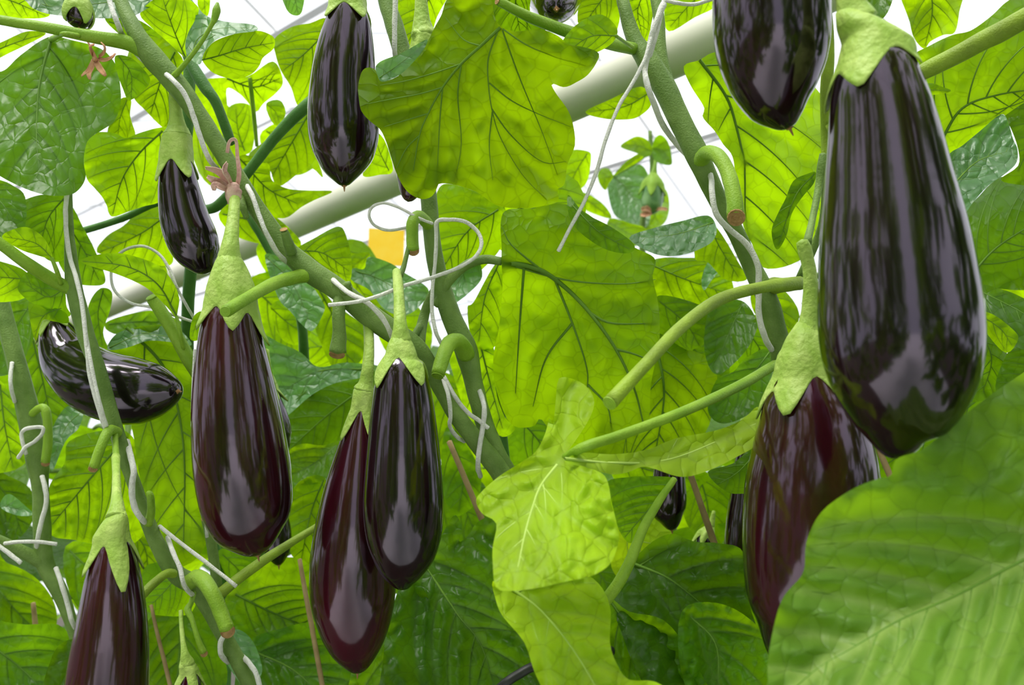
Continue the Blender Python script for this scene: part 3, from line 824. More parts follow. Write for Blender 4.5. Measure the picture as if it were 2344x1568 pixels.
# small plant against the sky
leaf(pK, '1420,336 1442,318 1462,312 1484,322 1494,345 1480,360 1455,350', '1488,345 1455,332 1424,335', 1.72, 0, -.2, 't', 'n', nside=3, spacing=5)
leaf(pK, '1496,322 1512,308 1530,326 1538,360 1536,378 1510,374 1494,360', '1496,340 1516,345 1536,374', 1.72, 0, -.2, 't', 'd', nside=3, spacing=5)
leaf(pK, '1405,402 1430,372 1456,354 1474,350 1468,366 1440,382', '1468,354 1440,374 1408,398', 1.74, 0, .2, 'u', 'n', nside=3, spacing=5)
leaf(pK, '1368,398 1378,386 1394,386 1404,404 1394,420 1386,436 1372,420', '1402,404 1384,408 1384,432', 1.70, 0, .2, 'u', 'n', nside=2, spacing=5)
leaf(pK, '1390,425 1404,404 1440,384 1470,378 1490,420 1490,480 1480,520 1440,510 1405,490', '1404,402 1440,440 1480,505', 1.80, 0, -.4, 't', 'b', nside=4, spacing=6, petiole=[(1482, 355, 1.75, 2.5), (1440, 384, 1.77, 2.5), (1404, 403, 2.5)])
leaf(pK, '1480,470 1510,430 1528,440 1532,480 1520,512 1480,540 1455,535', '1490,440 1500,490 1470,534', 1.85, 0, -.3, 't', 'n', nside=4, spacing=6)
leaf(pK, '1322,440 1350,446 1384,470 1400,500 1360,490 1325,470', '1330,446 1360,470 1396,496', 1.6, 0, .2, 'u', 'n', nside=3, spacing=6)
leaf(pK, '1395,500 1440,510 1480,525 1470,560 1420,560 1390,540', '1395,510 1430,530 1468,550', 1.65, 0, -.3, 't', 'n', nside=3, spacing=6)
# upper right
leaf(pC, '1565,152 1600,138 1650,118 1760,150 1890,230 1900,450 1870,560 1810,606 1744,612 1722,560 1702,520 1684,430 1678,362 1655,330 1636,300 1608,268 1612,246 1582,198',
     '1602,138 1660,217 1684,284 1704,385 1708,520 1738,606', .76, .05, .18, 'u', 'n', .03, 6, spacing=9)
leaf(pF, '2064,-40 2082,50 2092,87 2115,112 2130,95 2160,80 2186,74 2196,27 2200,-40', '2130,-40 2134,30 2118,104', .86, 0, .25, 'u', 'n', nside=4)
leaf(pF, '1975,-40 2046,-40 2036,20 2012,48 1988,34', '2010,-40 2012,0 2012,44', .72, 0, -.2, 't', 'd', nside=3)
leaf(pF, '2082,136 2129,104 2180,80 2222,70 2270,36 2310,0 2380,-30 2440,60 2420,200 2350,232 2296,268 2240,312 2180,354 2160,352 2140,288 2105,200', '2150,330 2200,250 2280,218 2400,200', .72, .05, .2, 'u', 'n', .03, 6)
leaf(pF, '2170,360 2202,334 2242,301 2292,261 2309,284 2319,318 2329,341 2327,372 2302,397 2262,425 2229,461 2200,494 2178,440', '2184,420 2240,368 2326,342', .66, .03, -.25, 't', 'b', .02, 7, 2.6)
leaf(pF, '2294,262 2360,205 2440,200 2440,430 2350,425 2290,412 2330,380 2330,340 2312,290', '2440,250 2380,300 2330,390', .74, 0, .1, 'u', 'd')
leaf(pF, '2196,505 2240,450 2290,405 2350,415 2440,430 2440,640 2344,664 2250,652 2215,620', '2230,620 2290,560 2420,480', .78, 0, -.05, 'u', 'd', .03, 6)
leaf(pC, '1766,530 1780,490 1798,455 1816,414 1848,398 1868,394 1862,421 1836,452 1812,490 1800,540 1778,572', '1864,398 1820,450 1782,560', .68, 0, .1, 'u', 'd', .02, 5)
leaf(pF, '2095,200 2130,190 2160,200 2178,208 2150,216 2110,216', '2098,205 2140,206 2174,208', .66, 0, .1, 'u', 'n', nside=2, spacing=5)
# left
leaf(pD, '4,542 36,523 66,521 98,542 116,573 118,592 84,584 44,570', '118,590 80,556 10,542', .68, 0, .2, 'u', 'n', .02, 4, petiole=[(140, 650, .70, 5), (130, 620, .69, 5), (118, 590, 4)])
leaf(pD, '184,598 213,585 266,579 316,589 366,610 394,643 410,680 407,712 402,726 382,703 334,658 266,627 213,611', '404,722 360,650 290,610 190,598', .72, 0, .15, 'u', 'n', .02, 6, petiole=[(420, 800, .74, 5), (412, 760, .73, 5), (404, 724, 4)])
leaf(pD, '118,500 160,470 190,520 216,570 240,630 234,652 186,652 160,640 130,590', '140,490 190,570 226,640', .84, 0, .15, 'u', 'd')
leaf(pD, '64,622 110,640 146,655 152,700 162,722 130,726 96,702 70,692 40,660', '150,658 110,680 60,650', .73, 0, .2, 'u', 'd', nside=4)
leaf(pE, '-50,590 0,598 60,622 70,668 30,690 -50,680', '66,640 20,636 -50,630', .78, 0, .2, 'u', 'n', nside=4)
leaf(pE, '-40,680 20,672 70,690 80,760 50,830 10,860 -40,840', '70,696 30,760 -10,830', .92, 0, -.2, 't', 'd')
leaf(pD, '66,690 110,700 150,715 156,740 120,735 96,734 84,780 74,760', '140,706 100,722 80,770', .74, 0, .2, 'u', 'n', nside=3)
leaf(pE, '60,760 88,800 115,880 160,930 140,985 100,1000 66,940', '76,780 100,880 120,980', .96, 0, .1, 'u', 'd')
leaf(pE, '155,930 190,938 180,980 150,1010 118,1080 112,1010 130,960', '186,944 150,980 120,1060', .93, 0, -.3, 't', 'b', nside=4)
leaf(pD, '200,735 206,690 230,660 256,668 252,710 236,760 248,800 222,790', '236,664 224,720 234,790', .86, 0, .1, 'u', 'd', nside=4)
leaf(pH, '240,740 300,718 360,712 420,738 440,745 400,765 330,768 260,764', '250,742 330,736 430,746', 1.0, 0, -.1, 't', 'd')
leaf(pD, '246,800 268,766 330,746 392,748 440,800 470,900 480,1100 470,1250 400,1300 346,1240 322,1110 300,970 262,850', '290,750 380,850 420,1020 420,1260', .84, 0, .12, 'u', 'n', .03, 6)
leaf(pD, '246,800 262,768 300,752 370,746 408,752 440,790 400,784 340,780 290,796', '250,796 330,766 430,780', .825, 0, -.3, 't', 'b', nside=4)
leaf(pE, '104,1180 114,1110 148,1060 158,1010 240,985 304,1000 336,1120 324,1230 250,1250 170,1236 118,1226', '290,1000 220,1080 120,1200', .88, 0, .15, 'u', 'n', .02, 6, 1.8)
leaf(pD, '434,772 442,726 464,714 470,760 450,780', '460,720 448,745 440,770', .74, 0, .1, 'u', 'n', nside=2)
# between the hanging fruits
leaf(pI, '600,770 640,785 690,808 728,840 790,830 850,838 835,862 770,876 715,903 660,950 636,960 620,860', '830,845 730,850 640,900', .98, 0, -.25, 't', 'b', .02, 5)
leaf(pI, '606,584 650,596 700,636 738,690 742,712 716,757 692,744 664,712 636,680', '612,590 670,650 716,752', .94, 0, -.2, 't', 'b', .02, 5)
leaf(pI, '680,572 720,545 776,518 795,548 804,590 804,634 788,648 740,640 706,604', '690,574 740,580 798,620', .86, 0, .2, 'u', 'n')
leaf(pI, '804,640 808,614 834,616 844,588 893,602 922,622 980,660 968,693 928,722 880,708 846,664', '812,620 870,640 950,690', 1.0, 0, -.3, 't', 'b')
leaf(pI, '800,588 846,578 834,614 806,618', '842,584 820,600 806,614', 1.04, 0, .2, 'u', 'n', nside=2)
leaf(pI, '1006,645 1026,613 1076,566 1092,586 1104,633 1074,670 1026,704 1008,692', '1084,570 1060,630 1014,690', .90, 0, -.3, 't', 'b')
leaf(pI, '620,700 660,690 700,730 712,760 680,790 640,770', '620,704 660,740 704,764', 1.05, 0, .2, 'u', 'n', nside=3)
leaf(pI, '640,930 680,900 760,880 840,880 830,960 770,1030 700,1050 650,1030', '830,890 750,950 660,1030', 1.05, 0, .1, 'u', 'd')
leaf(pI, '655,1040 690,1016 740,1020 780,1010 770,1060 740,1100 690,1110 660,1090', '770,1020 720,1060 660,1090', .95, 0, -.3, 't', 'n')
leaf(pI, '720,640 760,690 800,720 850,760 830,820 780,860 740,800 714,720', '730,660 780,760 800,850', 1.1, 0, .15, 'u', 'n')
# centre: leaf seen from below on its arched stalk
leaf(pB, '1148,560 1146,510 1160,480 1220,478 1280,466 1330,480 1400,530 1450,565 1500,592 1494,632 1504,680 1510,730 1508,790 1490,880 1480,980 1420,1000 1350,1010 1290,1030 1240,960 1222,976 1180,977 1156,950 1138,900 1130,860 1130,810 1142,750 1150,660 1148,600',
     '1148,598 1230,616 1290,655 1350,716 1410,800 1452,890 1474,975', .745, .02, .1, 'u', 'o', .03, 0, 1.2,
     petiole=[(1000, 700, .72, 12), (1022, 652, .715, 11), (1060, 612, .715, 11), (1105, 594, .72, 11), (1148, 598, 10)],
     extra=['1150,600 1290,640 1420,650 1500,640', '1270,640 1310,740 1340,830 1345,880 1330,960', '1240,620 1170,560 1150,520', '1200,605 1190,740 1180,900', '1350,716 1400,740 1500,740', '1410,800 1450,810 1500,830', '1310,740 1250,820 1220,930', '1345,880 1390,930 1400,990'], spacing=9, vein_r=7.0, pmat=M_STEM)
leaf(pJ, '1480,760 1560,795 1622,820 1642,882 1610,1000 1520,1060 1400,1075 1340,1085 1300,1050 1360,980 1440,900', '1500,780 1520,900 1500,1040', .83, 0, .1, 'u', 'o', .03, 5)
leaf(pI, '1070,704 1084,692 1128,612 1152,600 1154,720 1134,792 1100,800 1078,776', '1140,606 1110,680 1096,780', .80, 0, .15, 'u', 'n', nside=4)
leaf(pJ, '1074,776 1130,796 1134,890 1156,955 1180,980 1150,1000 1110,960 1084,860', '1100,790 1120,870 1150,980', .84, 0, .15, 'u', 'n', nside=5)
leaf(pJ, '1020,770 1080,780 1100,860 1130,960 1180,1060 1160,1100 1090,1000 1050,900', '1050,790 1090,900 1150,1080', 1.0, 0, .15, 'u', 'n', nside=4)
leaf(pC, '1440,545 1500,521 1560,506 1620,493 1640,520 1634,548 1610,566 1560,584 1500,582', '1632,510 1550,536 1446,548', .80, .05, -.35, 't', 'b', .01, 6, 2.0)
leaf(pB, '1300,446 1336,486 1400,520 1452,560 1436,580 1376,566 1310,512', '1310,470 1370,530 1440,570', .715, 0, -.1, 'u', 'd', .02, 4)
leaf(pC, '1600,500 1640,520 1690,600 1710,640 1660,640 1620,600 1590,590', '1620,510 1650,570 1690,634', .86, 0, .1, 'u', 'n', nside=4)
leaf(pC, '1490,600 1560,590 1640,600 1680,660 1640,700 1560,700 1500,680', '1500,610 1570,640 1660,670', .92, 0, .1, 'u', 'n', nside=5, puff=1.8)
leaf(pC, '1606,640 1620,600 1650,570 1668,560 1662,600 1630,640 1612,665', '1662,565 1640,600 1612,655', .90, 0, -.3, 't', 'b', nside=3)
leaf(pC, '1624,708 1668,686 1706,693 1732,734 1726,770 1696,816 1640,858 1612,800', '1700,694 1670,760 1634,846', .80, 0, -.2, 't', 'd', .02, 5)
leaf(pC, '1500,680 1560,684 1628,716 1622,776 1578,802 1520,792 1500,740', '1510,690 1570,740 1600,790', .81, 0, .1, 'u', 'd', nside=4)
leaf(pC, '1640,870 1680,850 1706,820 1766,796 1790,850 1740,930 1660,970 1620,940', '1766,800 1710,870 1640,930', .84, 0, -.1, 't', 'd', nside=5)
leaf(pC, '1730,640 1790,660 1830,720 1800,780 1760,760 1720,700', '1740,650 1780,700 1800,770', .88, 0, .1, 'u', 'n', nside=4)
leaf(pF, '2225,652 2300,664 2360,690 2440,720 2440,800 2340,800 2290,760 2240,720', '2230,660 2310,700 2420,760', .70, 0, -.2, 't', 'd')
leaf(pF, '2236,716 2272,719 2316,752 2331,776 2304,808 2264,770', '2240,720 2290,752 2316,790', .66, 0, .2, 'u', 'n', nside=4)
leaf(pF, '2228,740 2264,768 2304,806 2310,860 2284,900 2220,920 2200,860', '2240,750 2270,820 2250,900', .74, 0, .1, 'u', 'd')
leaf(pF, '2280,900 2298,824 2344,768 2440,760 2440,920 2344,940', '2430,790 2360,840 2290,890', .71, 0, .15, 'u', 'd')
# the twisted bright yellow-green leaf in front
leaf(pC, '1280,866 1318,870 1346,888 1360,916 1354,948 1330,990 1302,1030 1290,1052 1330,1066 1376,1082 1392,1106 1400,1150 1412,1200 1417,1230 1410,1262 1392,1296 1350,1320 1300,1330 1240,1344 1180,1352 1136,1346 1128,1290 1128,1250 1136,1198 1104,1176 1090,1150 1098,1130 1140,1092 1190,1060 1226,1034 1248,992 1258,956 1266,972 1272,920',
     '1290,1048 1240,1110 1220,1160 1200,1230 1180,1330', .50, -.02, -.30, 't', 'y', -.02, 5, 2.8,
     petiole=[(1775, 834, .66, 11), (1690, 884, .61, 12), (1560, 944, .555, 12), (1420, 996, .52, 12), (1340, 1022, .505, 12), (1295, 1046, 10)], spacing=7, wave=.02, vein_r=5, sm=3,
     extra=['1290,1048 1300,920 1316,880', '1240,1110 1300,1180 1390,1250'])
leaf(pC, '1128,1330 1170,1346 1200,1330 1240,1310 1290,1300 1340,1312 1380,1348 1398,1400 1396,1470 1412,1520 1440,1556 1500,1560 1530,1600 1440,1680 1300,1680 1260,1610 1224,1540 1200,1470 1150,1410 1134,1370',
     '1170,1346 1240,1400 1320,1500 1400,1640', .485, .0, -.32, 't', 'y', .03, 5, 2.4, spacing=8, wave=.02, vein_r=4, sm=3)
leaf(pC, '1292,1056 1340,1070 1400,1086 1440,1080 1470,1068 1500,1074 1560,1092 1620,1078 1690,1044 1736,1010 1738,930 1700,960 1640,985 1545,1004 1480,1030 1400,1040 1330,1036',
     '1292,1050 1400,1060 1540,1050 1730,970', .535, .1, -.30, 't', 'y', .01, 4, 1.4, spacing=7, sm=3)
# bottom
leaf(pJ, '1000,1245 1030,1190 1045,1180 1058,1212 1050,1242 1075,1222 1092,1196 1132,1190 1180,1300 1200,1400 1240,1520 1260,1640 1040,1680 880,1640 878,1500 890,1440 912,1350 960,1300', '960,1270 990,1320 1050,1410 1100,1475 1140,1600', .78, 0, -.12, 't', 'd', .03, 6, 2.2, spacing=9)
leaf(pJ, '820,1480 880,1450 900,1390 950,1330 990,1400 1000,1560 980,1680 800,1680', '940,1340 922,1440 915,1520 900,1660', .76, 0, -.1, 't', 'n', .02, 6, 1.8)
leaf(pJ, '1462,1268 1530,1222 1590,1240 1650,1244 1704,1268 1720,1400 1760,1520 1700,1640 1560,1640 1470,1560 1420,1440 1400,1366', '1450,1290 1540,1330 1640,1420 1740,1560', .80, 0, -.12, 't', 'd', .03, 6, 2.0, spacing=9)
leaf(pJ, '1390,1370 1440,1400 1520,1420 1580,1500 1640,1640 1500,1680 1420,1600 1396,1480', '1400,1380 1470,1480 1560,1640', .77, 0, -.1, 't', 'n', .03, 5, 2.0)
leaf(pJ, '1560,1400 1640,1380 1720,1420 1780,1500 1780,1640 1620,1640 1560,1540', '1580,1410 1640,1480 1640,1620', .76, 0, -.1, 't', 'n', .03, 5, 2.0)
leaf(pJ, '1388,1104 1440,1092 1500,1090 1548,1098 1520,1140 1476,1196 1446,1244 1416,1212 1400,1150', '1545,1100 1490,1160 1430,1230', .765, 0, .1, 'u', 'n', .02, 6, 2.2)
leaf(pJ, '1400,1200 1450,1230 1500,1160 1540,1230 1500,1290 1440,1330 1400,1300', '1420,1210 1460,1250 1480,1300', .92, 0, .1, 'u', 'y', nside=3)
leaf(pJ, '1555,1090 1600,1080 1680,1100 1680,1180 1640,1260 1600,1240 1565,1180', '1600,1085 1620,1160 1620,1250', 1.05, 0, .1, 'u', 'n', nside=4)
leaf(pC, '1620,1080 1680,1060 1740,1010 1740,1120 1700,1130 1660,1124', '1735,1030 1690,1080 1640,1110', .70, 0, .05, 'u', 'd', nside=4)
leaf(pG, '1758,1560 1762,1480 1790,1372 1838,1312 1846,1240 1880,1172 1950,1120 2010,1096 2040,1088 2052,1050 2110,1030 2170,982 2230,932 2344,852 2440,800 2560,1000 2560,1400 2480,1680 1780,1680',
     '2480,1190 2400,1250 2344,1282 2290,1310 2180,1368 2060,1420 1950,1485 1870,1532 1790,1600', .42, -.03, -.16, 't', 'g', .035, 6, 1.7, spacing=11, vein_r=6,
     extra=['2290,1310 2270,1420 2240,1520 2220,1680', '2060,1420 2050,1500 2010,1580 1980,1660', '2400,1250 2420,1400 2400,1600'], petiole=[(2575, 1170, .52, 16), (2530, 1165, .47, 14), (2478, 1192, 10)])
# lower left
leaf(pE, '-60,1280 20,1290 90,1330 130,1400 110,1480 20,1500 -60,1480', '-40,1300 30,1390 100,1460', 1.1, 0, -.1, 't', 'n')
leaf(pE, '-60,1440 60,1430 150,1440 180,1560 100,1660 -60,1660', '-40,1460 60,1540 140,1630', .95, 0, -.1, 't', 'd')
leaf(pE, '150,1250 240,1240 300,1280 290,1380 220,1420 160,1360', '160,1260 220,1320 270,1390', 1.0, 0, -.1, 't', 'n')
leaf(pD, '330,1300 400,1290 450,1330 440,1400 380,1410 330,1390', '420,1300 380,1350 340,1390', .86, 0, .1, 'u', 'n')
leaf(pD, '340,1420 400,1380 470,1400 500,1470 520,1560 460,1660 340,1660 320,1520', '420,1390 410,1500 400,1640', .90, 0, -.1, 't', 'n')
leaf(pD, '120,1500 180,1460 260,1480 300,1640 100,1660', '200,1470 200,1560 180,1650', .80, 0, -.1, 't', 'd')
leaf(pI, '510,1380 600,1290 690,1280 730,1340 740,1430 700,1500 600,1520 540,1480', '540,1360 620,1400 720,1440', .92, 0, -.05, 't', 'n', .03, 6)
leaf(pI, '560,1480 640,1440 730,1430 800,1520 820,1640 640,1680 540,1620', '580,1490 680,1540 780,1640', .88, 0, -.1, 't', 'd', .03, 6, 1.5)
leaf(pD, '500,1470 540,1440 580,1470 600,1540 560,1570 520,1520', '520,1450 550,1500 580,1550', .84, 0, -.2, 't', 'b', nside=4)
leaf(pI, '670,1120 740,1090 760,1180 740,1290 700,1300 660,1250', '740,1100 710,1180 690,1280', .93, 0, .1, 'u', 'n')
leaf(pI, '500,1260 560,1270 620,1290 560,1350 520,1360', '510,1270 550,1310 560,1345', 1.0, 0, .1, 'u', 'd', nside=3)
leaf(pE, '-60,880 0,870 50,960 70,1040 20,1080 -60,1060', '0,880 10,970 30,1070', .98, 0, .1, 'u', 'n')
leaf(pE, '-60,1060 20,1090 70,1120 80,1180 30,1240 -60,1230', '-40,1070 20,1140 50,1220', 1.0, 0, -.1, 't', 'd')
leaf(pE, '0,1160 20,1130 60,1160 76,1178 40,1180', '4,1158 40,1165 72,1176', .9, 0, -.2, 't', 'b', nside=2)
leaf(pI, '1020,980 1060,1010 1100,1080 1090,1150 1040,1180 1010,1100', '1030,1000 1060,1080 1050,1170', 1.05, 0, .1, 'u', 'd', nside=4)

leaf(pJ, '1180,950 1250,930 1330,1000 1300,1090 1200,1110 1150,1040', '1190,960 1240,1020 1260,1090', .98, 0, .1, 'u', 'd')
leaf(pJ, '1330,1270 1420,1280 1450,1390 1390,1450 1330,1390', '1340,1280 1390,1340 1400,1430', .97, 0, .1, 'u', 'd')
leaf(pJ, '990,1090 1090,1090 1140,1190 1110,1250 1010,1250 970,1170', '1000,1100 1060,1160 1090,1230', 1.12, 0, .1, 'u', 'd')
leaf(pJ, '1400,1030 1560,1040 1620,1100 1500,1140 1420,1120', '1410,1050 1500,1080 1600,1100', 1.02, 0, .1, 'u', 'n')
leaf(pF, '1990,950 2160,890 2280,870 2260,1000 2150,1090 2010,1090', '2270,890 2150,980 2020,1070', .82, 0, .1, 'u', 'n')
leaf(pD, '270,1190 360,1170 410,1260 340,1340 270,1310', '280,1200 330,1250 340,1330', 1.02, 0, .1, 'u', 'n')
leaf(pI, '740,860 880,840 920,960 860,1010 780,980', '870,850 830,910 800,980', 1.22, 0, .1, 'u', 'd')
leaf(pI, '990,860 1060,880 1090,1000 1040,1080 990,1010', '1000,870 1040,960 1040,1060', 1.14, 0, .1, 'u', 'n')

# ------------------------------------------------------------------ eggplants
def eggplant(label, rows, d, cal, ped, mat=M_FRUIT, scar=True, ph=0.3, tilt=0.0, lobes=5, skew=(0, 90), name='eggplant', calmat=None, fs=28, flat=1.0, group='eggplants hanging on the plants'):
    """rows: (y, x_left, x_right) silhouette or (x, y, r, d) stations, last row = tip.
    cal: (rise, base, lobe) in px: neck above the fruit, sleeve on the fruit, lobe length.  ped: rows (x, y, r[, d]) down to the neck."""
    st = []
    if len(rows[0]) == 3:
        y0 = rows[0][0]; y1 = rows[-1][0]
        for (y, a, b) in rows:
            st.append((0.5 * (a + b), y, 0.5 * (b - a), d + tilt * (y - y0) / (y1 - y0)))
    else:
        st = [tuple(r) if len(r) == 4 else (*r, d) for r in rows]
    c = catmull([(s[0], s[1], s[2] ** 2, s[3]) for s in st], 7)
    pts = [P(q[0], q[1], q[3]) for q in c]
    rad = [float(math.sqrt(max(q[2], 0.0)) * q[3] / F) for q in c]
    rad[-1] = 0.0004
    base = pts[0].copy()
    tip = pts[-1].copy()
    loc = base.copy()
    root = thing(name, label, 'eggplant', loc, group)
    fr, tg = frames(pts)
    n = len(pts)
    # fruit
    vv, ff = [], []
    sd = rng.random() * 50
    for i in range(n):
        u, v = fr[i]
        for k in range(fs):
            a = 2 * math.pi * k / fs
            r = rad[i] * (1 + 0.018 * noise.noise(Vector((math.cos(a) + sd, math.sin(a), i * 0.06))))
            vv.append(pts[i] + (u * math.cos(a) * flat + v * math.sin(a)) * r)
    for i in range(n - 1):
        for k in range(fs):
            k2 = (k + 1) % fs
            ff.append((i * fs + k, i * fs + k2, (i + 1) * fs + k2, (i + 1) * fs + k))
    vv.append(pts[0]); vv.append(pts[-1])
    for k in range(fs):
        k2 = (k + 1) % fs
        ff.append((n * fs, k2, k)); ff.append((n * fs + 1, (n - 1) * fs + k, (n - 1) * fs + k2))
    fo = mesh_obj('fruit', vv, ff, mat, root, loc)
    # arclength along the fruit
    s = [0.0]
    for i in range(1, n):
        s.append(s[-1] + (pts[i] - pts[i - 1]).length)
    mpp = d / F
    rise, cb, lobe = [q * mpp for q in cal]
    pr = [(q[0], q[1], q[3] if len(q) > 3 else d, q[2]) for q in ped]
    ppts, prad = px_path(pr, 6)
    neck, rneck = ppts[-1], prad[-1]
    ax0 = pts[0] - neck
    rise = max(ax0.length, 0.001)
    def at(sv):
        if sv <= 0:
            t = 1 + sv / rise
            p = neck.lerp(pts[0], max(0.0, t))
            return p, fr[0][0], fr[0][1], rad[0]
        i = min(n - 2, int(np.searchsorted(s, sv, 'right') - 1))
        f = (sv - s[i]) / max(1e-9, s[i + 1] - s[i])
        return pts[i].lerp(pts[i + 1], f), fr[i][0], fr[i][1], rad[i] + (rad[i + 1] - rad[i]) * f
    TH, TT = 50, 16
    off = 0.0011 * max(0.6, d / 0.6)
    _, _, _, r1 = at(cb)
    vv, ff = [], []
    r_ = random.Random(int(sd * 1000))
    lob = [r_.uniform(0.7, 1.15) for _ in range(lobes)]
    for j in range(TT + 1):
        t = j / TT
        for k in range(TH):
            th = 2 * math.pi * k / TH
            ph_ = (th / (2 * math.pi) * lobes + ph) % lobes
            li = int(ph_) % lobes
            w = abs(ph_ - int(ph_) - 0.5) * 2
            shp = 0.7 * (0.5 + 0.5 * math.cos(math.pi * w)) + 0.3 * (1 - w) ** 3
            end = cb + lobe * lob[li] * shp + skew[0] * mpp * math.cos(th - math.radians(skew[1]))
            sv = -rise + t * (end + rise)
            p, u, v, rf = at(sv)
            q = min(1.0, max(0.0, (sv + rise) / (cb + rise)))
            prof = rneck + (r1 + off - rneck) * math.sin(math.pi / 2 * q) ** 0.9
            R = max(prof, rf + off) if sv > 0 else prof
            if sv > cb:
                R = rf + off
            tipf = max(0.0, (sv - cb) / (lobe + 1e-9))
            R += off * 2.2 * tipf ** 2 * (1 if li % 2 else 0.3)
            R += off * 0.9 * math.cos(math.pi * w) * q      # ribs down the lobes
            R *= 1 + 0.03 * noise.noise(Vector((th * 2 + sd, sv * 120, sd)))
            if j == 0:                                     # upper rim tucked into the stalk
                R *= 0.7
                p = p - (pts[0] - neck).normalized() * rneck * 0.5
            vv.append(p + (u * math.cos(th) + v * math.sin(th)) * R)
    for j in range(TT):
        for k in range(TH):
            k2 = (k + 1) % TH
            ff.append((j * TH + k, j * TH + k2, (j + 1) * TH + k2, (j + 1) * TH + k))
    co = mesh_obj('calyx', vv, ff, calmat or M_CALYX, root, loc)
    so = co.modifiers.new('thick', 'SOLIDIFY'); so.thickness = off * 0.9; so.offset = -1.0
    # stalk
    v, f = sweep(ppts, prad, 12, True, 0.06, sd)
    mesh_obj('peduncle', v, f, calmat or M_CALYX, root, loc)
    if scar:
        t = tg[-1]
        u = t.orthogonal().normalized(); w = t.cross(u)
        R = 0.0022
        vv, ff = [], []
        prof = [(1.0, -0.4), (0.75, 0.15), (0.35, 0.25), (0.25, 1.2), (0.12, 2.0)]
        for (q, h) in prof:
            for k in range(8):
                a = 2 * math.pi * k / 8
                vv.append(tip + (u * math.cos(a) + w * math.sin(a)) * R * q * (1.15 if k % 2 else 0.85) + t * R * h)
        for j in range(len(prof) - 1):
            for k in range(8):
                k2 = (k + 1) % 8
                ff.append((j * 8 + k, j * 8 + k2, (j + 1) * 8 + k2, (j + 1) * 8 + k))
        mesh_obj('blossom_scar', vv, ff, M_SCAR, root, loc)
    return {'o': root, 'loc': loc}

def petal(pl, rows, mat=M_PETAL):
    """one shrivelled petal: a thin channelled strip"""
    c = catmull(rows, 5)
    pts = [P(q[0], q[1], q[2]) for q in c]
    fr, tg = frames(pts)
    vv, ff = [], []
    for i, q in enumerate(c):
        w = float(q[3] * q[2] / F)
        u, v = fr[i]
        for k, (a, b) in enumerate(((-1, .45), (-.5, 0), (0, -.15), (.5, 0), (1, .45))):
            vv.append(pts[i] + v * a * w + u * b * w)
    for i in range(len(c) - 1):
        for k in range(4):
            ff.append((i * 5 + k, i * 5 + k + 1, (i + 1) * 5 + k + 1, (i + 1) * 5 + k))
    o = mesh_obj('dried_petal', vv, ff, mat, pl['o'], pl['loc'])
    so = o.modifiers.new('thick', 'SOLIDIFY'); so.thickness = 0.0005
    return o

eggplant('largest glossy black purple eggplant hanging at the right, nearest the camera',
         [(100, 1975, 2045), (118, 1948, 2068), (150, 1922, 2090), (220, 1904, 2115), (320, 1899, 2145), (420, 1893, 2170), (520, 1886, 2197), (620, 1880, 2218), (720, 1880, 2233), (800, 1887, 2236),
          (870, 1903, 2226), (930, 1932, 2202), (980, 1968, 2170), (1015, 2010, 2135), (1038, 2085, 2087)], .44, (60, 44, 74), [(1925, -90, 24), (1938, -30, 28), (1950, 15, 34), (1962, 50, 46)], scar=False, ph=.06, lobes=4, tilt=-.02, skew=(34, 90))
eggplant('dark eggplant cut off by the top edge beside the largest eggplant',
         [(-380, 1735, 1805), (-340, 1705, 1835), (-200, 1665, 1870), (-80, 1640, 1890), (0, 1633, 1895), (80, 1637, 1896), (140, 1650, 1889), (190, 1672, 1876), (235, 1706, 1860), (272, 1755, 1840), (294, 1806, 1810)], .48,
         (40, 40, 60), [(1765, -520, 16), (1768, -470, 22), (1770, -420, 34)], ph=.1)
pe3 = eggplant('burgundy eggplant with long green neck partly covered by the big corner leaf',
         [(818, 1830, 1880), (840, 1795, 1905), (880, 1768, 1932), (920, 1750, 1955), (980, 1736, 1982), (1050, 1721, 2000), (1120, 1710, 2008), (1200, 1705, 2010), (1280, 1704, 2004), (1360, 1708, 1985), (1430, 1722, 1950),
          (1490, 1745, 1890), (1540, 1785, 1825)], .545, (60, 40, 80), [(1836, 552, 13), (1842, 572, 16), (1853, 620, 15), (1856, 690, 19), (1853, 735, 24), (1850, 760, 34)], M_FRUITR, ph=.95, skew=(34, 90))
pe4 = eggplant('wine red eggplant hanging left of the centre below the white pipe',
         [(672, 505, 552), (690, 482, 575), (720, 468, 588), (770, 457, 598), (850, 447, 618), (950, 442, 641), (1050, 445, 659), (1120, 455, 667), (1170, 468, 667), (1210, 490, 658), (1245, 530, 636), (1272, 588, 592)], .63,
         (70, 34, 70), [(538, 440, 12, .66), (536, 480, 13, .645), (531, 530, 16, .635), (527, 566, 21, .63), (525, 590, 27, .63)], M_FRUITR, ph=.78, skew=(12, 270))
eggplant('front eggplant of the hanging pair in the centre',
         [(812, 900, 938), (824, 876, 960), (850, 862, 976), (920, 852, 992), (1000, 843, 1003), (1080, 836, 1012), (1150, 832, 1017), (1210, 836, 1013), (1260, 847, 1001), (1300, 864, 981), (1332, 892, 955), (1350, 924, 928)], .62,
         (30, 6, 74), [(908, 622, 10, .665), (912, 660, 12, .645), (914, 700, 13, .63), (916, 745, 16, .62), (918, 778, 24, .62)], M_FRUIT, scar=False, ph=.0, lobes=4)
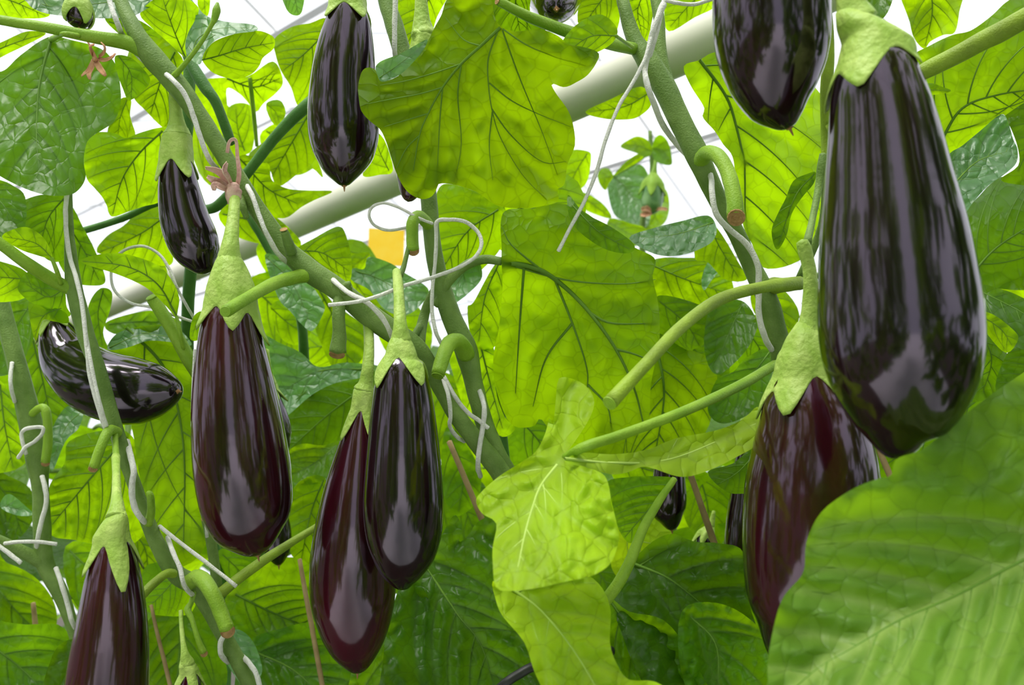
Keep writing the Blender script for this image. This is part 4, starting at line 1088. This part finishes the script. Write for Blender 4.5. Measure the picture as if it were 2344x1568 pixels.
eggplant('rear eggplant of the hanging pair in the centre, reaching lower',
         [(925, 815, 848), (945, 803, 856), (985, 788, 864), (1050, 765, 880), (1130, 740, 895), (1220, 720, 905), (1300, 710, 907), (1370, 712, 905), (1430, 728, 893), (1480, 752, 876), (1518, 782, 853), (1541, 816, 820)], .665,
         (30, 14, 75), [(842, 735, 11, .69), (845, 790, 12, .675), (842, 840, 14, .665), (838, 874, 17, .665), (834, 892, 25, .665)], M_FRUITR, ph=.0, lobes=4)
eggplant('small curved eggplant hanging at upper left under the diagonal stem',
         [(404, 352, 24, .69), (404, 372, 34, .69), (407, 410, 42, .69), (413, 455, 49, .69), (424, 505, 55, .69), (440, 548, 57, .69), (455, 580, 50, .69), (468, 604, 33, .69), (482, 622, 2, .69)], .69,
         (40, 18, 44), [(398, 190, 12, .70), (400, 230, 13, .69), (404, 268, 16, .69), (406, 296, 24, .69), (406, 308, 32, .69)], ph=.0, lobes=4, scar=False)
eggplant('slim black eggplant hanging at top centre left of the lobed leaf',
         [(0, 775, 820), (14, 758, 834), (60, 742, 850), (130, 722, 858), (200, 710, 860), (260, 705, 864), (310, 708, 866), (350, 718, 858), (385, 736, 838), (410, 760, 815), (426, 786, 790)], .70,
         (36, 20, 40), [(800, -120, 12, .74), (802, -80, 14, .72), (800, -50, 24, .70), (799, -30, 36, .70)], ph=.0, lobes=4)
eggplant('long eggplant cut off by the bottom edge at lower left',
         [(1222, 240, 268), (1240, 222, 290), (1270, 212, 304), (1320, 200, 318), (1400, 185, 330), (1480, 170, 336), (1560, 157, 337), (1640, 152, 333), (1720, 160, 318), (1790, 185, 290), (1830, 236, 240)], .58,
         (30, 20, 92), [(265, 1046, 10, .66), (266, 1080, 9, .63), (267, 1130, 11, .60), (268, 1160, 16, .585), (266, 1184, 24, .58)], M_FRUITR, ph=.94, lobes=4)
eggplant('black eggplant lying sideways behind a thin stem at the left',
         [(118, 722, 18, .78), (124, 745, 28, .78), (136, 785, 46, .775), (162, 830, 63, .77), (205, 866, 74, .76), (255, 887, 79, .75), (305, 895, 78, .745), (350, 895, 65, .74), (386, 895, 40, .735), (408, 896, 2, .73)], .76,
         (20, 10, 50), [(120, 640, 9, .76), (110, 670, 12, .77), (110, 694, 22, .78)], ph=.3)
eggplant('eggplant seen end on at the top edge beside the cut branch',
         [(1262, -150, 30, .84), (1265, -110, 54, .78), (1268, -60, 68, .72), (1270, -20, 66, .67), (1272, 4, 50, .635), (1273, 16, 28, .618), (1274, 21, 3, .612)], .70,
         (20, 10, 30), [(1258, -230, 12, .92), (1260, -190, 24, .88)], ph=.3)
e12 = eggplant('tiny young eggplant still wrapped in its calyx at the top left corner',
         [(180, 4, 20, .675), (180, 16, 27, .675), (180, 34, 30, .675), (178, 52, 24, .675), (176, 64, 2, .675)], .675, (10, 22, 34), [(188, -70, 7), (186, -40, 8), (182, -12, 14), (180, -4, 22)], scar=False, ph=.1, lobes=4)
eggplant('eggplant mostly hidden behind the big lobed leaf, showing neck and tip',
         [(98, 962, 984), (112, 945, 996), (180, 925, 1005), (280, 908, 1008), (350, 903, 1002), (410, 908, 982), (440, 914, 962), (462, 932, 936)], .66,
         (20, 16, 40), [(962, -60, 13), (964, 0, 14), (966, 50, 20), (970, 82, 30)], M_FRUITR, scar=False)
eggplant('young eggplant just entering the picture at the bottom left of centre',
         [(1536, 426, 440), (1546, 414, 452), (1580, 404, 462), (1640, 396, 470), (1700, 392, 474), (1760, 408, 458), (1790, 430, 436)], .66,
         (20, 6, 50), [(414, 1398, 5, .68), (416, 1440, 5, .67), (422, 1490, 8), (428, 1520, 18)], M_FRUITR, scar=False, ph=.95, lobes=4)
e15 = eggplant('unripe green striped eggplant hanging far back against the white sky',
         [(1496, 408, 12, 1.73), (1495, 420, 20, 1.73), (1494, 445, 24, 1.73), (1492, 470, 23, 1.73), (1490, 486, 12, 1.73), (1490, 492, 2, 1.73)], 1.73,
         (10, 20, 28), [(1490, 330, 4, 1.75), (1500, 360, 4, 1.74), (1498, 390, 6, 1.73), (1496, 402, 12, 1.73)], M_FRUITG, scar=False, calmat=M_STEMB)
eggplant('dark eggplant in shade behind the forked stalk right of the yellow leaf',
         [(960, 1512, 1540), (985, 1500, 1552), (1080, 1496, 1566), (1130, 1488, 1571), (1165, 1490, 1569), (1192, 1510, 1560), (1214, 1536, 1540)], .90, (20, 14, 40), [(1526, 880, 7), (1526, 930, 14)], ph=.2)
eggplant('dark eggplant in shade just left of the burgundy eggplant',
         [(960, 1712, 1740), (990, 1694, 1756), (1120, 1674, 1775), (1200, 1662, 1785), (1270, 1660, 1790), (1330, 1680, 1770), (1368, 1722, 1728)], .86, (20, 14, 40), [(1728, 880, 7), (1726, 930, 14)], ph=.2)
eggplant('tiny dark fruit with green calyx deep in the shade between two canes',
         [(1222, 1612, 1622), (1230, 1598, 1630), (1246, 1594, 1630), (1262, 1604, 1622), (1270, 1612, 1615)], .95, (20, 6, 24), [(1634, 1170, 4), (1628, 1205, 8)], ph=.2)
eggplant('dark eggplant peeping out right of the wine red one',
         [(880, 600, 620), (905, 590, 638), (960, 588, 660), (1000, 600, 669), (1022, 625, 666), (1038, 648, 652)], .86, (20, 14, 30), [(610, 800, 6), (608, 855, 14)], ph=.2)
eggplant('dark eggplant tip below the wine red one behind the sloping branch',
         [(1120, 600, 640), (1160, 594, 652), (1220, 598, 666), (1262, 606, 664), (1282, 620, 654), (1294, 636, 640)], .88, (20, 14, 30), [(612, 1040, 6), (616, 1096, 14)], ph=.2)

# dried petals
for rows in ([(214, 130, .665, 3), (208, 118, .66, 6), (206, 106, .655, 5), (216, 101, .655, 3)],
             [(226, 130, .665, 3), (238, 122, .66, 6), (240, 108, .655, 5), (232, 98, .655, 3)],
             [(224, 134, .665, 3), (240, 138, .66, 5), (256, 132, .655, 5), (264, 122, .655, 2)],
             [(218, 134, .665, 4), (226, 152, .66, 6), (236, 166, .655, 5), (242, 174, .655, 2)],
             [(214, 136, .665, 4), (210, 156, .66, 6), (204, 170, .655, 5), (206, 182, .655, 2)],
             [(214, 138, .665, 4), (204, 160, .66, 5), (194, 168, .655, 4), (186, 174, .655, 2)]):
    petal(e12, rows)
tube('style', [(180, 64, .672, 3), (198, 90, .668, 2), (218, 132, .662, 4), (214, 136, .66, 6)], M_PETAL, e12['o'], e12['loc'], 6, 5)
for rows in ([(530, 440, .66, 5), (520, 410, .655, 9), (500, 392, .65, 8), (470, 384, .65, 3)],
             [(530, 440, .66, 5), (508, 420, .655, 8), (488, 412, .65, 7), (474, 404, .65, 3)],
             [(532, 440, .66, 5), (524, 412, .65, 8), (512, 392, .645, 9), (520, 372, .65, 3)],
             [(540, 440, .66, 4), (548, 400, .655, 5), (544, 360, .655, 4), (540, 322, .655, 3), (526, 324, .655, 3), (520, 350, .655, 3)],
             [(534, 440, .66, 4), (508, 430, .65, 7), (492, 424, .648, 8), (490, 436, .648, 3)]):
    petal(pe4, rows, M_PETALP)
tube('withered_bloom', [(536, 466, .655, 15), (534, 448, .655, 17), (536, 430, .655, 16), (540, 420, .655, 8)], M_PETALP, pe4['o'], pe4['loc'], 9, 4, 0.3)
for rows in ([(1492, 486, 1.72, 4), (1480, 478, 1.71, 6), (1468, 480, 1.71, 4)], [(1490, 488, 1.72, 4), (1476, 492, 1.71, 6), (1466, 492, 1.71, 3)],
             [(1500, 480, 1.72, 3), (1516, 478, 1.71, 4), (1528, 480, 1.71, 3)]):
    petal(e15, rows)

# ------------------------------------------------------------------ strings
def string(label, parts, r=5.0):
    """one length of twine; parts = runs of (x, y, d) in one mesh of one continuous string"""
    rows = [(x, y, d, r) for (x, y, d) in parts]
    pts, rad = px_path(rows, 6)
    loc = pts[-1].copy()
    v, f = sweep(pts, rad, 7, True, 0.18, rng.random() * 40)
    o = mesh_obj('support_string', v, f, M_STRING, None, loc)
    o['label'] = label; o['category'] = 'string'; o['group'] = 'white support strings'
    return o

string('white string winding round the thick diagonal stem',
       [(238, -60, .675), (250, 0, .668), (268, 52, .662), (285, 88, .690), (330, 140, .712), (372, 165, .690), (392, 180, .652), (424, 218, .650), (444, 270, .652), (460, 320, .654), (480, 366, .662), (505, 392, .690), (535, 402, .705),
        (556, 415, .690), (576, 445, .660), (592, 490, .655), (610, 535, .654), (640, 585, .665), (672, 605, .690), (712, 600, .705), (745, 626, .690), (775, 652, .662), (800, 672, .650), (840, 692, .645), (874, 726, .648), (893, 760, .655), (906, 790, .690), (930, 810, .715)], 6.0)
string('white string tied to the centre stem with a long cut tail to the left',
       [(1012, 790, .695), (998, 760, .69), (989, 715, .692), (990, 660, .692), (996, 600, .692), (999, 545, .692), (1000, 508, .690), (1030, 503, .69), (1065, 508, .69), (1094, 532, .69), (1102, 560, .685), (1088, 588, .68), (1050, 612, .675), (995, 633, .668),
        (925, 654, .655), (870, 676, .645), (820, 690, .64), (752, 698, .64)], 4.6)
string('thin white string loop left of the centre stem',
       [(990, 512, .70), (955, 498, .69), (920, 478, .69), (880, 465, .69), (852, 474, .69), (845, 495, .69), (858, 516, .695), (890, 527, .70), (935, 520, .71)], 3.6)
string('white string crossing the two lower stems beside the front eggplant',
       [(1012, 860, .69), (1026, 905, .672), (1031, 950, .672), (1030, 975, .676), (1046, 1000, .69), (1062, 1010, .715)], 5.0)
string('white string slanting between the two lower stems to a frayed end',
       [(1016, 862, .685), (1040, 905, .680), (1068, 942, .685), (1095, 962, .69), (1118, 980, .69)], 5.0)
string('white string running down the lower part of the centre stem',
       [(1088, 870, .74), (1098, 895, .715), (1108, 930, .692), (1106, 970, .69), (1098, 1020, .69), (1094, 1066, .695), (1100, 1090, .74)], 6.0)
string('white string hanging down along the stem at the top centre',
       [(906, -40, .715), (904, 20, .715), (903, 70, .715), (904, 125, .718), (912, 160, .74)], 6.0)
string('white string knotted at the top with a long loose end hanging free',
       [(1640, -6, .66), (1590, 10, .655), (1545, 6, .65), (1519, 4, .65), (1502, 45, .648), (1490, 90, .646), (1474, 140, .644), (1448, 190, .64), (1414, 248, .636), (1386, 320, .632), (1366, 390, .63), (1338, 460, .628), (1306, 520, .626), (1278, 575, .625)], 4.6)
string('white string knotted at the top and wound along the right hand stem',
       [(1520, 8, .648), (1498, 60, .645), (1486, 110, .65), (1476, 160, .655), (1484, 200, .645), (1500, 245, .655), (1520, 290, .675), (1550, 330, .70), (1600, 380, .70), (1626, 400, .66), (1630, 440, .642), (1640, 490, .640), (1670, 525, .645), (1710, 560, .648), (1734, 605, .648), (1737, 660, .650),
        (1737, 720, .652), (1752, 775, .655), (1766, 800, .68)], 7.0)
string('short white strand beside the knot at the top right stem',
       [(1517, 6, .652), (1510, 50, .65), (1500, 90, .65), (1488, 130, .655)], 4.6)
string('double white string crossing the sideways eggplant, left strand',
       [(154, 440, .695), (150, 480, .695), (152, 530, .70), (160, 590, .70), (176, 640, .685), (190, 710, .68), (198, 790, .676), (206, 860, .676), (222, 920, .676), (242, 980, .68), (262, 1000, .70)], 5.2)
string('double white string crossing the sideways eggplant, right strand',
       [(196, 760, .68), (206, 820, .674), (218, 880, .672), (230, 930, .672), (244, 976, .678)], 4.4)
string('flattened white string on the thin stem above the lower left eggplant',
       [(290, 1010, .715), (298, 1040, .69), (306, 1075, .678), (302, 1120, .676), (308, 1160, .676), (326, 1190, .68), (345, 1200, .71)], 7.0)
string('white string end stretched straight at lower left',
       [(366, 1205, .71), (378, 1215, .69), (420, 1248, .685), (480, 1294, .68), (541, 1342, .675)], 4.6)
string('white string spiralling on the thin stem at lower left',
       [(384, 1230, .70), (396, 1264, .676), (412, 1300, .668), (420, 1335, .665), (432, 1354, .675), (450, 1370, .71)], 5.4)
string('short white string wrapped below the cut stub at the bottom left',
       [(524, 1450, .71), (512, 1456, .685), (504, 1478, .678), (508, 1502, .682), (522, 1516, .71)], 6.0)
string('white string leaving the picture at the bottom on the thin stem',
       [(552, 1500, .71), (574, 1522, .685), (590, 1552, .68), (600, 1600, .68)], 6.0)
string('big loop of thin white string in front of the white pipe',
       [(446, 738, .75), (400, 722, .745), (350, 704, .74), (300, 694, .74), (264, 668, .74), (254, 630, .74), (262, 594, .74), (290, 570, .74), (330, 564, .74), (366, 584, .74), (390, 620, .735), (404, 656, .73), (424, 694, .735), (444, 728, .75)], 3.4)
string('looped and knotted string on the stem at the left edge',
       [(60, 1040, .83), (52, 1012, .83), (50, 990, .83), (66, 980, .825), (96, 978, .825), (97, 992, .825), (80, 1010, .825), (60, 1022, .825), (50, 1036, .825), (42, 1048, .83)], 4.4)
string('white string winding down the stem at the left edge',
       [(96, 1090, .845), (104, 1120, .838), (106, 1150, .836), (96, 1190, .834), (86, 1235, .835), (84, 1256, .86)], 5.4)
string('pale string on the upper stem at the left edge', [(28, 830, .85), (24, 860, .84), (26, 890, .838), (34, 920, .85)], 4.4)
string('short straight white string across the fork at the left edge', [(10, 1244, .82), (50, 1240, .82), (95, 1241, .825), (130, 1246, .83)], 4.4)
string('straight white string end pointing down at the left edge', [(-20, 1238, .80), (0, 1252, .80), (24, 1270, .80), (48, 1289, .80)], 5.0)
string('white string wrapping the forked stem at the lower left edge', [(128, 1300, .85), (142, 1340, .838), (156, 1388, .838), (166, 1425, .838), (180, 1446, .86)], 5.4)
string('thin white string along the left side of the wine red eggplant', [(446, 800, .72), (442, 880, .72), (441, 940, .72), (444, 1000, .72)], 3.6)
string('thin white string beside the cut stalk under the wine red eggplant', [(462, 1130, .72), (468, 1170, .72), (474, 1230, .725)], 3.6)

# ------------------------------------------------------------------ pipe, canes, hose, card
def hz(x, y, z):
    k = math.sin(PITCH) - (y - H / 2) / F * math.cos(PITCH)
    return P(x, y, (z - CAM.z) / k)
zp = P(1460, 160, 1.0).z
a, b = hz(1460, 160, zp), hz(330, 664, zp)
dv = (b - a).normalized()
A0, B0 = a - dv * 0.9, b + dv * 2.2
v, f = sweep([A0.lerp(B0, k / 12) for k in range(13)], [0.0258] * 13, 24, True)
o = mesh_obj('heating_pipe', v, f, M_PIPE, None, A0.copy())
o['label'] = 'straight white painted pipe running diagonally behind the stems'; o['category'] = 'pipe'

def cane(label, rows):
    pts, rad = px_path(rows, 4)
    e = pts[-1]; t = (pts[-1] - pts[0]).normalized()
    k = e.z / max(0.2, -t.z)
    end = e + t * k
    pts.append(e.lerp(end, .5)); pts.append(end); rad += [rad[-1]] * 2
    v, f = sweep(pts, rad, 8, True, 0.08, rng.random() * 9)
    o = mesh_obj('cane', v, f, M_CANE, None, end.copy())
    o['label'] = label; o['category'] = 'cane'; o['group'] = 'thin dry canes among the leaves'
cane('dry tan cane left of the twisted yellow leaf', [(1028, 1010, .86, 6), (1066, 1100, .86, 6.5), (1106, 1196, .86, 7)])
cane('dry tan cane between the two shaded dark eggplants', [(1575, 1070, .86, 7), (1606, 1160, .86, 7.5), (1636, 1246, .86, 8)])
cane('dry tan cane under the tip of the largest eggplant', [(1985, 960, .80, 7), (2012, 1030, .80, 7.5), (2040, 1095, .80, 8)])
cane('dry tan cane left of the rear eggplant of the pair', [(686, 1280, .86, 5), (696, 1340, .86, 5.5), (712, 1425, .86, 6)])
cane('dry brown cane right of the lower left eggplant', [(346, 1385, .85, 4), (360, 1450, .85, 4.5), (376, 1512, .85, 5)])
cane('dry brown cane left of the lower left eggplant', [(76, 1380, 1.05, 5), (82, 1440, 1.05, 6), (88, 1500, 1.05, 6)])

pts, rad = px_path([(1080, 1640, .66, 11), (1150, 1570, .66, 11), (1190, 1542, .665, 11), (1226, 1524, .67, 11), (1300, 1500, .69, 11), (1400, 1490, .72, 11)], 6)
v, f = sweep(pts, rad, 10)
o = mesh_obj('irrigation_hose', v, f, M_HOSE, None, pts[0].copy())
o['label'] = 'black hose at the bottom edge under the yellow leaf'; o['category'] = 'hose'

c = P(884, 566, 2.6)
o = mesh_obj('sticky_trap', box_verts(c, 0.105, 0.004, 0.11, 0.2), BOXF, M_TRAP, None, c.copy(), smooth=False)
hp = c + Vector((0, 0, .055))
v, f = sweep([hp, hp + Vector((0, 0, 1.4)), hp + Vector((0, 0, 2.62))], [.0006] * 3, 5)
mesh_obj('hanger_wire', v, f, M_STRING, o, c.copy())
o['label'] = 'yellow sticky trap card hanging far back behind the centre stem'; o['category'] = 'trap'

# ------------------------------------------------------------------ plants further back
def copy_part(data, name, parent, loc, rot, sc):
    q = bpy.data.objects.new(name, data)
    COL.objects.link(q); q.parent = parent
    q.location = loc; q.rotation_euler = rot; q.scale = (sc, sc, sc)
    return q

def small_stalk():
    pts = [Vector((t * 0.5 - 0.5, 0, -0.12 * (1 - t) ** 2)) for t in (0, .25, .5, .75, 1)]
    v, f = sweep(pts, [.028, .024, .02, .017, .014], 6, False)
    o = mesh_obj('stalk_proto', v, f, M_STEM)
    d = o.data; bpy.data.objects.remove(o); return d
STALK = small_stalk()

def back_plant(label, x, y, h, n, seed, size=0.2):
    r = random.Random(seed)
    root = thing('eggplant_plant', label, 'plant', Vector((x, y, 0)), 'eggplant plants further back')
    pts = [Vector((x + 0.03 * math.sin(t * 5 + seed), y + 0.03 * math.cos(t * 4 + seed), h * t)) for t in [k / 10 for k in range(11)]]
    v, f = sweep(pts, [0.011 - 0.006 * k / 10 for k in range(11)], 8, True)
    mesh_obj('stem', v, f, M_STEM, root, root.location)
    for k in range(n):
        t = 0.25 + 0.75 * (k + r.random()) / n
        az = k * 2.4 + r.uniform(-.4, .4)
        s = size * r.uniform(.75, 1.15)
        q = pts[0].lerp(pts[-1], t) - root.location
        lean = r.uniform(0.05, 0.55)
        st = 0.5 * s
        base = Vector((math.cos(az) * st, math.sin(az) * st, q.z + 0.05))
        o = copy_part(GEN[r.randrange(len(GEN))], 'leaf', root, base, (r.uniform(-.35, .35), lean, az), s)
        copy_part(STALK, 'petiole', o, (0, 0, 0), (0, -lean * 0.5, 0), 1.0)
    return root

bg = [('leafy plant standing far back behind the left edge stem', -150, 1.35, 1.66, 30), ('leafy plant behind the sideways eggplant at the left', 260, 1.45, 1.62, 30),
      ('leafy plant behind the wine red eggplant', 620, 1.6, 1.62, 30), ('leafy plant behind the central pair of eggplants', 900, 1.55, 1.60, 30), ('leafy plant behind the yellow twisted leaf', 1230, 1.4, 1.64, 30),
      ('leafy plant in shade behind the canes right of centre', 1560, 1.25, 1.62, 30), ('leafy plant behind the burgundy eggplant', 1860, 1.15, 1.68, 30), ('leafy plant behind the largest eggplant at the right edge', 2260, 1.0, 1.72, 30),
      ('leafy plant far back at the far right edge', 2600, 1.25, 1.8, 30), ('distant leafy plant seen low behind the left stems', 60, 2.3, 1.84, 30), ('distant leafy plant seen low between the left eggplants', 500, 2.5, 1.84, 30),
      ('distant leafy plant seen between the pair and the lobed leaf', 1050, 2.6, 1.92, 30), ('distant leafy plant below the small unripe fruit', 1440, 2.4, 1.86, 30), ('distant leafy plant beyond the right hand stem', 1800, 2.2, 1.9, 30)]
for i, (lb, px_, d, h, n) in enumerate(bg):
    x, y = gpos(px_, d)
    back_plant(lb, x, y, h, n, 40 + i, 0.21)

# rows on either side of the aisle behind the viewer: a mass of foliage nobody could count
def foliage_row(name, label, x0, x1, y0, y1, z0, z1, n, seed):
    r = random.Random(seed)
    src = GEN[0]
    sv_ = np.zeros(len(src.vertices) * 3); src.vertices.foreach_get('co', sv_); sv_ = sv_.reshape(-1, 3)
    # light version of one blade
    tri = np.array([tuple(p.vertices) for p in src.polygons])
    allv, allf = [], []
    from mathutils import Euler, Matrix
    off = 0
    for k in range(n):
        m = Euler((r.uniform(-.5, .5), r.uniform(-.1, .9), r.uniform(0, 6.28))).to_matrix()
        s = r.uniform(.17, .27)
        M = np.array(m) * s
        c = np.array((r.uniform(x0, x1), r.uniform(y0, y1), r.uniform(z0, z1)))
        allv.append(sv_ @ M.T + c); allf.append(tri + off); off += len(sv_)
    vv = np.vstack(allv); ff = np.vstack(allf)
    o = mesh_obj(name, [tuple(q) for q in vv], [tuple(int(i) for i in q) for q in ff], M_LEAFD)
    ul = o.data.uv_layers.new(name='UVMap')
    o['label'] = label; o['category'] = 'foliage'; o['kind'] = 'stuff'
    return o
foliage_row('crop_row_foliage', 'green crop foliage lining the left side of the aisle behind the viewer', -1.10, -0.54, -3.4, -0.10, .85, 3.0, 640, 5)
foliage_row('crop_row_foliage', 'green crop foliage lining the right side of the aisle behind the viewer', 0.46, 1.05, -3.4, -0.10, .85, 3.0, 640, 6)
foliage_row('crop_row_foliage', 'green foliage of the farthest crop row low behind everything', -4.6, 4.4, 3.5, 4.6, .1, 1.85, 520, 8)
foliage_row('crop_row_foliage', 'green crop foliage just beyond the left side of the picture', -1.5, -0.98, -0.1, 0.95, .7, 2.5, 170, 9)
foliage_row('crop_row_foliage', 'green crop foliage just beyond the right side of the picture', 0.86, 1.4, -0.1, 0.75, .7, 2.5, 170, 10)
